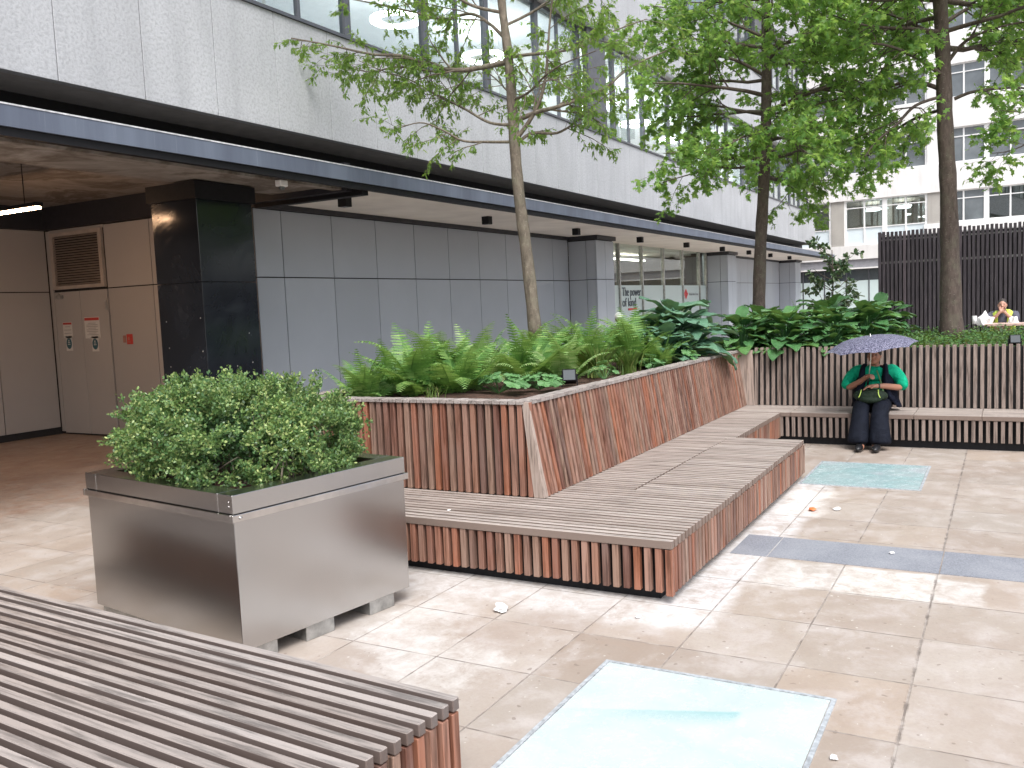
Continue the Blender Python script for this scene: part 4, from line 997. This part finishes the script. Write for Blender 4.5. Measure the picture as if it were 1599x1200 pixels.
# local frame: x along the facade (to the left in view), y away from the viewer is negative -> use +y towards viewer
SG=1
def fb(x0,x1,y0,y1,z0,z1,mb): mb.box(x0,x1,-y1,-y0,z0,z1)   # y measured into the building
def FB_(lst,nm,mat,par=None,bevel=0):
    mb=MB()
    for q in lst: fb(*q,mb)
    return mb.build(nm,mat,par or FBd,bevel=bevel)
S0,S1=-20,9
FB_([(S0,S1,0,.5,7.0,8.43),(S0,S1,0,.5,10.2,11.72),(S0,S1,0,.5,13.4,15.0),(S0,S1,0,.5,16.7,18.4),(S0,S1,0,.5,3.77,4.53),(S0,-1.2,0,.5,4.531,5.39),(S0,S1,.5,12,18.2,18.5)],'wall',M_white)
cols=[(3.6-.7,3.6)]+[(-2.0-4.9*k,-1.35-4.9*k) for k in range(4)]+[(7.8,8.5)]
for a,b in cols: FB_([(a,b,.10,.5,4.531 if a>-1.5 else 5.391,6.999)],'stone_pier',M_stone)
for a,b in cols:
    for z0,z1 in ((8.431,10.199),(11.721,13.399),(15.01,16.69)): FB_([(a,b,.06,.5,z0,z1)],'white_pier',M_white)
def fwin(a,b,z0,z1,mat,infill=None):
    m=MB(); w=.05; tz=z1-(z1-z0)*.30 if infill is None else z0+(z1-infill)+.0
    mid=(a+b)/2; tz=z1-(z1-z0)*.28 if infill is None else z1-.45
    for q in ((a,a+.12,.15,.3,z0,z1),(b-.12,b,.15,.3,z0,z1),(a+.12,b-.12,.15,.3,z1-w,z1),(a+.12,b-.12,.15,.3,z0,z0+w),(mid-.035,mid+.035,.16,.29,z0+w,z1-w),(a+.12,mid-.035,.17,.28,tz,tz+.05),(mid+.035,b-.12,.17,.28,tz,tz+.05)): fb(*q,m)
    if infill: fb(a+.12,b-.12,.165,.285,infill-.05,infill,m)
    o=m.build('window',M_wframe,FBd); p=MB(); fb(a+.12,b-.12,.225,.235,(infill or z0+w),z1-w,p); p.build('pane',mat,o)
    if infill: p=MB(); fb(a+.12,b-.12,.215,.24,z0+w,infill-.05,p); p.build('infill_panel',M_pale,o)
M_dglass2=simple('grey_reflective_glass',(.12,.135,.145),.05,var=.6,scale=.45,spec=1.0)
M_fglass=glass('far_window_glass',(.8,.88,.9),.14)
for k in range(-8,4):
    b=3.24+2.45*(k)   # post positions 3.24,.79,-1.66...
    a=b-2.45
    def trim(a,b): 
        for c0,c1 in cols:
            if c0<b<=c1+.35 and b>c0: b=c0
            if c0-.35<=a<c1: a=c1
        return a,b
    a,b=trim(a,b)
    if b>S1 or b-a<1: continue
    for z0,z1 in ((8.432,10.198),(11.722,13.398),(15.01,16.69)): fwin(a,b,z0,z1,M_dglass2)
    if a>-1.6: fwin(a,b,4.532,6.998,M_fglass,5.50)
    else: fwin(a,b,5.392,6.998,M_fglass if k%2 else M_dglass2)
FB_([(S0,S1,4.5,4.6,3.9,7.0),(S0,S1,.5,4.5,6.95,6.99),(S0,S1,.5,4.5,4.2,4.25),(1.0,1.1,.5,4.5,4.25,6.9),(-1.7,-1.6,.5,4.5,4.25,6.9)],'room_wall',simple('beige_room',(.50,.44,.37),.8))
for k,(a,dy) in enumerate(((1.7,1.6),(1.95,2.6),(.05,1.6),(.3,2.6))):
    lab=('near','rear')[k%2]+(' round ceiling lamp in the left bay of the far building' if k<2 else ' round ceiling lamp in the right bay of the far building')
    P_=FBd.matrix_basis@Vector((a,-dy,6.55)) if False else Vector((52,5,0))+e*a+Vector((math.sin(ang),-math.cos(ang),0))*dy+Vector((0,0,6.55))
    t=root('ceiling_lamp',lab,'ceiling lamp',P_,group='round lamps in the far building'); c=MB(); c.tube([(0,0,0),(0,0,.05)],.36,20); c.build('disc',M_flamp,t); c=MB(); c.tube([(0,0,.05),(0,0,.4)],.01,6); c.build('rod',M_galv,t)
# street level of the far building
FB_([(S0,S1,.1,.5,3.30,3.768)],'awning_box',simple('grey_shutter_box',(.22,.22,.24),.6))
FB_([(S0,S1,-.1,.1,3.24,3.31)],'ledge',M_white)
m=MB(); 
for k in range(24): fb(S0+1.2*k,S0+1.2*k+.06,.2,.3,0,3.24,m)
sf=m.build('street_windows',M_mull,FBd); p=MB(); fb(S0,S1,.24,.25,2.6,3.23,p); p.build('pane',M_dglass,sf); p=MB(); fb(S0,S1,.235,.255,0,2.6,p); p.build('frosted_pane',M_frost,sf)
FB_([(S0,S1,.5,12,3.5,3.6),(S0,S1,11.9,12,0,18.4)],'structure_core',M_stone)

# ------------------------------------------------------------------ black slatted screen
HS=root('slatted_enclosure','tall black vertical-slatted enclosure behind the thick tree','enclosure',(24,2.82,0))
m=MB(); x=24.; y=2.80
while y>-9: m.box(x-.03,x+.02,y-.066,y,.5,3.42+rnd.uniform(-.012,.012)); y-=.095
x=24.1
while x<30: m.box(x,x+.045,2.775,2.82,.5,3.42); x+=.095
M_slat=wood('charred_slats',2,[(0,(.020,.017,.022)),(.6,(.030,.025,.032)),(.94,(.024,.02,.026)),(1,(.09,.07,.08))],grime=.08); 
part(m,'slats',M_slat,HS)
m=MB(); m.box(24.021,24.06,-9,2.77,3.2,3.235); m.box(24.021,24.06,-9,2.77,2.63,2.68); part(m,'rail',M_galv,HS)
m=MB(); m.box(24.08,30,-9,2.76,.5,3.30); part(m,'core',M_dark,HS)
m=MB(); m.box(24.09,29.9,-8.9,2.7,3.301,3.33); part(m,'flat_roof',M_white,HS)

# ------------------------------------------------------------------ litter
def crumple(c,r,seed,mat,name,label,cat,n=9,flat=.5):
    q=random.Random(seed); bm=bmesh.new(); bmesh.ops.create_icosphere(bm,subdivisions=2,radius=1)
    for v in bm.verts: k=q.uniform(.55,1.15); v.co=Vector((v.co.x*r[0]*k,v.co.y*r[1]*k,max(-.2,v.co.z)*r[2]*k))
    me=bpy.data.meshes.new(name); bm.to_mesh(me); bm.free(); me.materials.append(mat); o=link(me,name,loc=c); return tag(o,label,cat)
M_paperw=simple('white_paper',(.8,.8,.8),.6,var=.03)
crumple((4.75,2.83,.02),(.055,.06,.04),1,M_paperw,'crumpled_paper','crumpled white paper on the paving between both benches','litter')
crumple((8.13,1.52,.012),(.05,.04,.02),2,simple('orange_peel',(.62,.17,.05),.5),'orange_wrapper','small orange wrapper on the paving beyond the granite band','litter')
crumple((8.25,1.32,.008),(.06,.04,.008),3,M_paperw,'paper_scrap','flat white paper scrap beside the orange wrapper','litter')
crumple((4.98,1.98,.008),(.03,.02,.008),4,M_paperw,'paper_scrap','tiny white scrap below the bench corner','litter')
crumple((7.69-.75,.73,.012),(.025,.02,.01),5,M_paperw,'paper_scrap','tiny white scrap on the granite band','litter')
crumple((5.52,3.71,.425),(.02,.015,.006),6,M_paperw,'paper_scrap','tiny white scrap on the front bench seat','litter')
crumple((3.72,.62,.010),(.022,.022,.012),7,M_paperw,'pebble','white pebble right of the near pavement light','pebble')
crumple((5.30,2.55,.375),(.014,.02,.01),8,simple('yellow_leaf',(.6,.42,.06),.5),'fallen_leaf','small yellow leaf caught on the front bench edge','leaf')
q=random.Random(3)

# ------------------------------------------------------------------ people
def ev(o):
    bpy.context.view_layer.update(); dg=bpy.context.evaluated_depsgraph_get(); me=bpy.data.meshes.new_from_object(o.evaluated_get(dg)); COL.objects.unlink(o); bpy.data.objects.remove(o); return me
def skin(chains,sub=2,extra=None,voxel=None,mat=None,name='body',sub2=0):
    """chains: list of lists of (x,y,z,r); chains sharing a start point (rounded) are welded"""
    vs=[];rs=[];es=[];key={}
    for ch in chains:
        prev=None
        for (x,y,z,r) in ch:
            k=(round(x,3),round(y,3),round(z,3))
            if k not in key: key[k]=len(vs); vs.append((x,y,z)); rs.append(r)
            i=key[k]
            if prev is not None and prev!=i: es.append((prev,i))
            prev=i
    me=bpy.data.meshes.new(name); me.from_pydata(vs,es,[]); o=bpy.data.objects.new(name,me); COL.objects.link(o)
    sk=o.modifiers.new('s','SKIN'); 
    for i,r in enumerate(rs):
        rr=r if isinstance(r,tuple) else (r,r); me.skin_vertices[0].data[i].radius=rr
    me.skin_vertices[0].data[0].use_root=True
    sb=o.modifiers.new('u','SUBSURF'); sb.levels=sub; sb.render_levels=sub
    m1=ev(o)
    if extra or voxel:
        bm=bmesh.new(); bm.from_mesh(m1)
        if extra:
            m2=extra.mesh('x',mat); bm.from_mesh(m2)
        m3=bpy.data.meshes.new(name); bm.to_mesh(m3); bm.free(); o=bpy.data.objects.new(name,m3); COL.objects.link(o)
        rm=o.modifiers.new('r','REMESH'); rm.mode='VOXEL'; rm.voxel_size=voxel or .012
        sm=o.modifiers.new('m','SMOOTH'); sm.iterations=3; sm.factor=.4
        m1=ev(o)
    m1.materials.clear(); m1.materials.append(mat); m1.polygons.foreach_set('use_smooth',[True]*len(m1.polygons)); m1.name=name
    return m1
M_skin=simple('skin',(.36,.17,.11),.5,var=.06); M_skin2=simple('light_skin',(.48,.26,.19),.5,var=.06); M_hair=simple('dark_hair',(.03,.022,.018),.6)
def cloth(name,c,rough=.75,sc=9):
    M,t,b=nmat(name); b.inputs['Specular IOR Level'].default_value=.12; g=N(t); v=g.coord(); n=g.noise(v,sc,4,.6,.6)
    g.l(g.ramp(n,[(.3,tuple(x*.7 for x in c)),(.65,tuple(min(1,x*1.2) for x in c))]),b.inputs['Base Color']); b.inputs['Roughness'].default_value=rough; g.bump(n,.9,.03,b); return M
M_green=cloth('emerald_shirt_cloth',(.005,.36,.20),.6,14); M_vest=cloth('navy_vest_cloth',(.006,.008,.018)); M_trou=cloth('dark_trouser_cloth',(.008,.010,.017),.8,7); M_shoe=simple('black_shoe',(.01,.01,.012),.4)
M_bag=cloth('dark_green_bag_cloth',(.022,.036,.024),.5,12); M_bag2=simple('green_bag_trim',(.10,.2,.07),.6); M_lime=simple('lime_piping',(.55,.75,.15),.5)
def hand(ch,w,d,up,side,curl,s=1.0):
    """adds five finger chains from wrist w; d forward, side thumb side, curl toward 'up' negative"""
    w=Vector(w);d=Vector(d).normalized();side=Vector(side);side=(side-d*side.dot(d)).normalized();n=Vector(up);n=(n-d*n.dot(d)-side*n.dot(side)).normalized()
    palm=w+d*.05*s; ch.append([(*w,.022*s),(*palm,(.018*s,.034*s))])
    for k,(o,L) in enumerate(((.028,.068),(.010,.078),(-.009,.072),(-.027,.056))):
        b=palm+d*.035*s+side*o*s; a=b; row=[(*palm,(.018*s,.034*s)),(*a,.0095*s)]; dd=d.copy()
        for j in range(3):
            dd=(dd*math.cos(curl)-n*math.sin(curl)); nn=n*math.cos(curl)+d*math.sin(curl)
            a=a+dd.normalized()*L*s/3; row.append((*a,(.0088-.001*j)*s)); 
            dn=dd.normalized(); n_=n; 
            dd=dn
        ch.append(row)
    b=w+d*.025*s+side*.026*s; a=b+(side*.7+d*.6-n*.2).normalized()*.032*s; c=a+(d*.8+side*.1-n*.5).normalized()*.03*s
    ch.append([(*palm,(.018*s,.034*s)),(*b,.012*s),(*a,.0105*s),(*c,.009*s)])
# seated woman -- faces -x (towards the plaza)
WX,WY=12.16,1.47
wm=root('person','seated person in green shirt, dark vest and wide dark trousers holding the umbrella','person',(WX,WY,0))
z=0
hipL,hipR=(0.02,-.09,.52),(0.02,.09,.52)
sh=.98
ch=[[(0,0,.52,(.14,.18)),(.03,0,.66,(.14,.18)),(.05,0,.80,(.135,.175)),(.04,0,.91,(.11,.17)),(.02,0,.99,(.055,.07)),(0,0,1.05,.05),(-.02,0,1.10,.06)]]
for sg in (1,-1):
    ch.append([(0,0,.52,(.14,.18)),(-.08,sg*.10,.505,.085),(-.46,sg*.10,.50,.07),(-.50,sg*.095,.44,.06),(-.60,sg*.08,.12,.045),(-.64,sg*.075,.06,.035),(-.78,sg*.07,.035,.03)])
# arm on the viewer's left: raised to the umbrella shaft
ch.append([(.04,0,.91,(.11,.17)),(.03,.20,.93,.06),(-.02,.29,.80,.048),(-.08,.31,.715,.046),(-.22,.17,.80,.040),(-.31,.07,.875,.030)])
hand(ch,(-.31,.07,.875),(-.45,-.55,.3),(-.3,.45,.4),(-.5,.5,.1),.95,1.1)
# arm on the viewer's right: laid over the bag
ch.append([(.04,0,.91,(.11,.17)),(.03,-.20,.93,.06),(-.02,-.29,.80,.048),(-.10,-.31,.725,.046),(-.30,-.16,.765,.040),(-.40,-.06,.775,.030)])
hand(ch,(-.40,-.06,.775),(-.30,.95,-.05),(0,0,1),(-1,-.3,0),.35,1.1)
hd=MB(); hc=Vector((-.05,-.0,1.135)); hd.ball(hc,(.098,.076,.118),20,14); hd.ball(hc+Vector((-.06,0,-.075)),(.045,.045,.04),12,8); hd.ball(hc+Vector((-.105,0,-.015)),(.016,.013,.024),8,6)
for sg in (1,-1): hd.ball(hc+Vector((.0,sg*.078,-.01)),(.02,.010,.03),8,6); hd.ball(hc+Vector((-.075,sg*.035,-.03)),(.03,.026,.026),8,6)
hd.ball(hc+Vector((-.098,0,-.058)),(.010,.024,.007),8,6)
def addp(me,name,par): return link(me,name,par)
body=addp(skin(ch,2,hd,.0085,M_skin),'body',wm)
c=MB(); 
for sg in (1,-1): c.ball(hc+Vector((-.090,sg*.032,.012)),(.008,.013,.008),8,6)
c.build('eyes',M_hair,wm,smooth=True)
c=MB(); c.ball(hc+Vector((.018,0,.03)),(.100,.088,.112),18,12); c.build('hair',M_hair,wm,smooth=True)
# shirt with full sleeves rolled below the elbow
ch=[[(-.02,0,.56,(.17,.20)),(.01,0,.66,(.20,.24)),(.03,0,.80,(.185,.235)),(.04,0,.90,(.13,.19)),(.03,0,.965,(.075,.10)),(.01,0,1.01,(.058,.066))],
    [(.04,0,.90,(.13,.19)),(.03,.13,.925,.115),(.02,.22,.925,.105),(-.01,.30,.84,.086),(-.05,.335,.755,.088),(-.085,.318,.715,.070)],
    [(.04,0,.90,(.13,.19)),(.03,-.13,.925,.115),(.02,-.22,.925,.105),(-.01,-.30,.84,.086),(-.06,-.335,.76,.088),(-.12,-.305,.725,.068)]]
addp(skin(ch,2,None,None,M_green),'shirt',wm)
for sg in (1,-1):
    ch=[[(.07,sg*.11,.965,(.03,.06)),(.0,sg*.125,.975,(.04,.075)),(-.10,sg*.135,.90,(.045,.085)),(-.165,sg*.145,.78,(.045,.085)),(-.175,sg*.165,.66,(.045,.085)),(-.12,sg*.23,.56,(.05,.08))]]
    addp(skin(ch,2,None,None,M_vest),'vest_front',wm)
# vest: two front panels and back
v=MB()
def strip(rows,th=.012):
    n=len(rows[0]); vs=[];fs=[]
    for r_ in rows: vs+=list(r_)
    for i in range(len(rows)-1):
        for j in range(n-1): a=i*n+j; fs.append((a,a+1,a+n+1,a+n))
    return vs,fs
def ell(ang,a,b,cx): return (cx-a*math.cos(ang),b*math.sin(ang))
for sg in (1,-1):
    rows=[]
    for z_,a,b,cx,a0,a1 in ((1.0,.085,.10,.03,.60,2.6),(.965,.125,.155,.03,.45,2.9),(.90,.175,.22,.04,.38,3.14),(.80,.205,.245,.03,.40,3.14),(.66,.215,.255,.01,.50,3.14),(.56,.22,.27,.02,.85,3.14),(.46,.21,.31,.05,1.1,3.14)):
        rows.append([Vector((*[q for q in (ell(a0+(a1-a0)*k/10,a,b,cx)[0],sg*ell(a0+(a1-a0)*k/10,a,b,cx)[1])],max(z_,.435)+.006*math.sin(k*2))) for k in range(11)])
    vs,fs=strip(rows); v.add(vs,fs)
vo=v.build('vest',M_vest,wm,smooth=True); so_=vo.modifiers.new('t','SOLIDIFY'); so_.thickness=.016; sb_=vo.modifiers.new('s','SUBSURF'); sb_.levels=1; sb_.render_levels=2
ch=[[(.0,0,.53,(.16,.20)),(-.12,.0,.525,(.12,.16))]]
for sg in (1,-1): ch.append([(.0,0,.525,(.13,.22)),(-.14,sg*.115,.515,.115),(-.42,sg*.115,.51,.108),(-.50,sg*.115,.44,.110),(-.56,sg*.115,.28,.122),(-.60,sg*.125,.13,.145),(-.61,sg*.125,.06,.15)])
ch=ch[1:]
addp(skin(ch,2,None,None,M_trou),'trousers',wm)
for sg in (1,-1):
    s_=MB(); s_.ball((-.75,sg*.098,.045),(.15,.052,.046),14,9); s_.tube([(-.655,sg*.085,.05),(-.63,sg*.09,.16)],.052,12); s_.build('shoe',M_shoe,wm,smooth=True)
c=MB(); c.tube([(-.372,-.088,.772),(-.384,-.075,.773)],.034,12); c.build('bracelet',M_shoe,wm)
# bag on the lap
bg_=root('handbag','dark green rounded bag with lime piping resting on the lap of the seated person','bag',(WX-.37,WY+.01,.655))
c=MB(); c.ball((0,0,-.005),(.085,.205,.092),20,12); c.build('bag_body',M_bag,bg_,smooth=True)
c=MB(); c.ball((-.045,.0,-.045),(.075,.14,.055),18,10); c.build('front_pocket',M_bag,bg_,smooth=True)
for sg in (1,-1):
    c=MB(); c.tube(bez((-.10,sg*.125,-.02),[(-.095,sg*.105,.03),(-.05,sg*.10,.075)],3),.006,6); c.build('piping',M_lime,bg_,smooth=True)
c=MB(); c.tube(bez((0,-.15,.05),[(.10,-.11,.16),(.14,-.06,.30)],5),.008,6); c.build('strap',M_bag2,bg_,smooth=True)
# umbrella
UC=Vector((11.70,1.45,1.275)); 
um=root('umbrella','open purple and white patterned umbrella held over the seated person','umbrella',UC); um.rotation_euler=(R(-5.5),R(-5),0)
def umat():
    M,t,b=nmat('patterned_canopy'); g=N(t); c=g.coord(scale=(1,1,1)); w=g.n('ShaderNodeTexWave'); w.inputs['Scale'].default_value=13; w.inputs['Distortion'].default_value=9; w.inputs['Detail'].default_value=2; w.inputs['Detail Scale'].default_value=5; g.l(c,w.inputs[0])
    g.l(g.ramp(w.outputs[1],[(.54,(.016,.015,.05)),(.64,(.24,.24,.33))]),b.inputs['Base Color']); b.inputs['Roughness'].default_value=.6; return M
vs=[];fs=[];NR=8;M_=6
for i in range(M_+1):
    t_=i/M_
    for j in range(NR*4):
        a=2*PI*j/(NR*4)+.2; ph=abs(((j%4)/4.0)-.0); sag=math.sin(PI*(j%4)/4)
        r_=.54*t_*(1-.085*sag*t_); z_=.135*(1-t_**2.6)-.012+ .016*sag*t_
        vs.append((r_*math.cos(a),r_*math.sin(a),z_))
for i in range(M_):
    for j in range(NR*4):
        k=(j+1)%(NR*4); fs.append((i*NR*4+j,i*NR*4+k,(i+1)*NR*4+k,(i+1)*NR*4+j))
c=MB(); c.add(vs,fs); co_=c.build('canopy',umat(),um,smooth=False); sd=co_.modifiers.new('t','SOLIDIFY'); sd.thickness=.002
for j in range(NR):
    a=2*PI*j/NR+.2; rb=MB(); rb.tube([(.5*t_*math.cos(a),.5*t_*math.sin(a),.135*(1-t_**2.6)-.018) for t_ in (0,.3,.6,.85,1.02)],.0022,5); rb.build('rib',M_galv,um)
c=MB(); c.tube([(0,0,.16),(0,0,.05),(.05,.045,-.22),(.095,.092,-.40)],.0055,8); c.build('shaft',simple('pale_shaft',(.55,.55,.5),.3,metal=.5),um,smooth=True)
c=MB(); c.tube([(.09,.088,-.38),(.12,.12,-.50)],.013,8); c.build('handle',M_shoe,um,smooth=True)

# picnic table and the resting worker on the terrace
PT=root('picnic_table','pale timber slatted picnic table behind the planter at the right edge','table',(19.0,-.7,.5))
c=MB()
for k in range(6): c.box(-.36+k*.125,-.36+k*.125+.105,-1.1,1.05,.715,.755)
c.build('tabletop',simple('pinkish_timber',(.50,.36,.31),.6,scale=14,var=.2),PT,bevel=.004)
for sx in (-.78,.68):
    c=MB()
    for k in range(2): c.box(sx+k*.14-.07,sx+k*.14+.05,-1.1,1.05,.42,.455)
    c.build('seat',bpy.data.materials['pinkish_timber'],PT,bevel=.004)
for y_ in (-.8,.75):
    c=MB(); c.hexa([(-.55,y_,0),(-.47,y_,0),(-.47,y_+.05,0),(-.55,y_+.05,0),(-.2,y_,.71),(-.12,y_,.71),(-.12,y_+.05,.71),(-.2,y_+.05,.71)]); c.build('leg',M_stone,PT)
    c=MB(); c.hexa([(.47,y_,0),(.55,y_,0),(.55,y_+.05,0),(.47,y_+.05,0),(.12,y_,.71),(.2,y_,.71),(.2,y_+.05,.71),(.12,y_+.05,.71)]); c.build('leg',M_stone,PT)
    c=MB(); c.box(-.8,.8,y_+.051,y_+.1,.36,.419); c.build('crossbar',M_stone,PT)
mn=root('person','resting worker in a yellow hi-vis vest leaning on the picnic table, hands at mouth','person',(19.55,.06,.5))
ch=[[(.05,0,.52,(.13,.17)),(.02,0,.70,(.12,.16)),(-.03,0,.88,(.10,.17)),(-.10,0,.96,(.055,.06)),(-.13,0,1.02,.05)]]
for sg in (1,-1):
    ch.append([(.05,0,.52,(.13,.17)),(-.30,sg*.11,.50,.08),(-.36,sg*.11,.44,.06),(-.28,sg*.12,.06,.045),(-.40,sg*.12,.035,.035)])
    ch.append([(-.03,0,.88,(.10,.17)),(-.05,sg*.19,.90,.058),(-.22,sg*.24,.79,.047),(-.30,sg*.10,.88,.036),(-.31,sg*.05,.95,.028)])
    hand(ch,(-.31,sg*.05,.95),(.1,-sg*.75,.5),(-1,0,0),(.6,0,.7),-.5,1.05)
hd=MB(); h2=Vector((-.17,0,1.09)); hd.ball(h2,(.09,.075,.108),16,12); hd.ball(h2+Vector((-.085,0,-.01)),(.018,.014,.024),8,6); hd.ball(h2+Vector((-.05,0,-.07)),(.045,.045,.04),10,8)
for sg in (1,-1): hd.ball(h2+Vector((0,sg*.076,-.005)),(.02,.01,.028),8,6)
link(skin(ch,2,hd,.01,M_skin2),'body',mn)
c=MB(); c.ball(h2+Vector((.02,0,.035)),(.095,.082,.09),14,9); c.build('hair',M_hair,mn,smooth=True)
c=MB(); c.ball(h2+Vector((-.052,0,-.085)),(.042,.05,.035),12,8); c.build('beard',M_hair,mn,smooth=True)
c=MB()
for sg in (1,-1): c.ball(h2+Vector((-.084,sg*.03,.018)),(.007,.011,.007),8,6)
c.build('eyes',M_hair,mn,smooth=True)
M_grey2=cloth('grey_jacket_cloth',(.10,.10,.13))
ch=[[(.05,0,.50,(.15,.19)),(.02,0,.70,(.14,.18)),(-.03,0,.88,(.12,.185)),(-.08,0,.96,(.07,.085))]]
for sg in (1,-1): ch.append([(-.03,0,.88,(.12,.185)),(-.05,sg*.19,.90,.078),(-.22,sg*.245,.80,.066),(-.28,sg*.14,.85,.055)])
link(skin(ch,2,None,None,M_grey2),'jacket',mn)
v=MB()
for sg in (1,-1):
    rows=[]
    for z_,a,b,cx,a0,a1 in ((.985,.10,.11,-.06,.6,2.6),(.94,.155,.18,-.04,.45,3.0),(.86,.165,.21,-.02,.40,3.14),(.70,.175,.21,.02,.35,3.14),(.52,.18,.215,.05,.35,3.14)):
        rows.append([Vector((ell(a0+(a1-a0)*k/8,a,b,cx)[0],sg*ell(a0+(a1-a0)*k/8,a,b,cx)[1],z_)) for k in range(9)])
    vs,fs=strip(rows); v.add(vs,fs)
vo=v.build('hi_vis_vest',simple('hi_vis_yellow',(.62,.78,.10),.6,var=.06),mn,smooth=True); so_=vo.modifiers.new('t','SOLIDIFY'); so_.thickness=.02
for p_,r_,nm,lab,cat in (((19.05,.34,1.258),(.14,.17,.22),'carrier_bag','white plastic bag on the picnic table left of the worker','bag'),((19.05,-.14,1.258),(.10,.10,.17),'carrier_bag','smaller white bag on the picnic table right of the worker','bag')):
    crumple(p_,r_,17+int(p_[1]*10),M_paperw,nm,lab,cat)
t=root('paper_cup','white paper cup at the left end of the picnic table','cup',(18.95,.30+.22,1.256)); c=MB(); c.tube([(0,0,0),(0,0,.14)],[.033,.043],14); c.build('cup',M_paperw,t,smooth=True); c=MB(); c.tube([(0,0,.14),(0,0,.152)],[.046,.042],14); c.build('lid',M_paperw,t)

# passer-by behind the ferns
pp=on(966,484,1.66)
ps=root('person','passer-by in a white cap, head just showing above the ferns by the lettering','person',(pp.x,pp.y,0) if pp.x<24 else tuple(atx(966,484,17.5).xy)+(0,))
ps.location.x,ps.location.y=atx(966,484,17.0).xy; ps.rotation_euler=(0,0,R(25))
hz=atx(966,484,17.0).z; hz0=hz-1.60
ch=[[(0,0,.92,(.12,.16)),(0,0,1.1,(.11,.14)),(0,0,1.3,(.12,.17)),(0,0,1.40,(.09,.16)),(0,0,1.48,.052),(0,0,1.54,.05)]]
for sg in (1,-1):
    ch.append([(0,0,.92,(.12,.16)),(-.02*sg,sg*.09,.82,.09),(-.10*sg,sg*.10,.47,.06),(-.02*sg,sg*.10,.09,.042),(-.14,sg*.10,.035,.035)])
    ch.append([(0,0,1.40,(.09,.16)),(0,sg*.20,1.36,.055),(.03,sg*.25,1.10,.045),(-.05,sg*.26,.88,.032)])
    hand(ch,(-.05,sg*.26,.88),(-.2,0,-1),(0,sg,0),(-1,0,0),.25,1.0)
hd=MB(); h2=Vector((-.01,0,1.62)); hd.ball(h2,(.095,.076,.115),16,12); hd.ball(h2+Vector((-.095,0,-.01)),(.018,.013,.022),8,6)
for sg in (1,-1): hd.ball(h2+Vector((0,sg*.076,-.005)),(.02,.01,.028),8,6)
link(skin(ch,2,hd,.012,simple('dark_skin',(.10,.05,.04),.5)),'body',ps)
c=MB(); c.ball(h2+Vector((0,0,.045)),(.108,.09,.085),16,10); c.ball(h2+Vector((-.11,0,.035)),(.07,.06,.012),12,6); c.build('cap',M_paperw,ps,smooth=True)
ch=[[(0,0,.90,(.14,.18)),(0,0,1.1,(.13,.165)),(0,0,1.3,(.14,.19)),(0,0,1.40,(.10,.17)),(0,0,1.46,.065)]]
for sg in (1,-1): ch.append([(0,0,1.40,(.10,.17)),(0,sg*.20,1.36,.072),(.03,sg*.255,1.10,.06),(-.04,sg*.262,.92,.048)])
link(skin(ch,2,None,None,M_grey2),'jacket',ps)
ch=[[(0,0,.93,(.14,.18)),(-.02*sg,sg*.09,.80,.11),(-.10*sg,sg*.10,.47,.08),(-.02*sg,sg*.10,.08,.07)] for sg in (1,-1)]
link(skin(ch,2,None,None,M_trou),'trousers',ps)
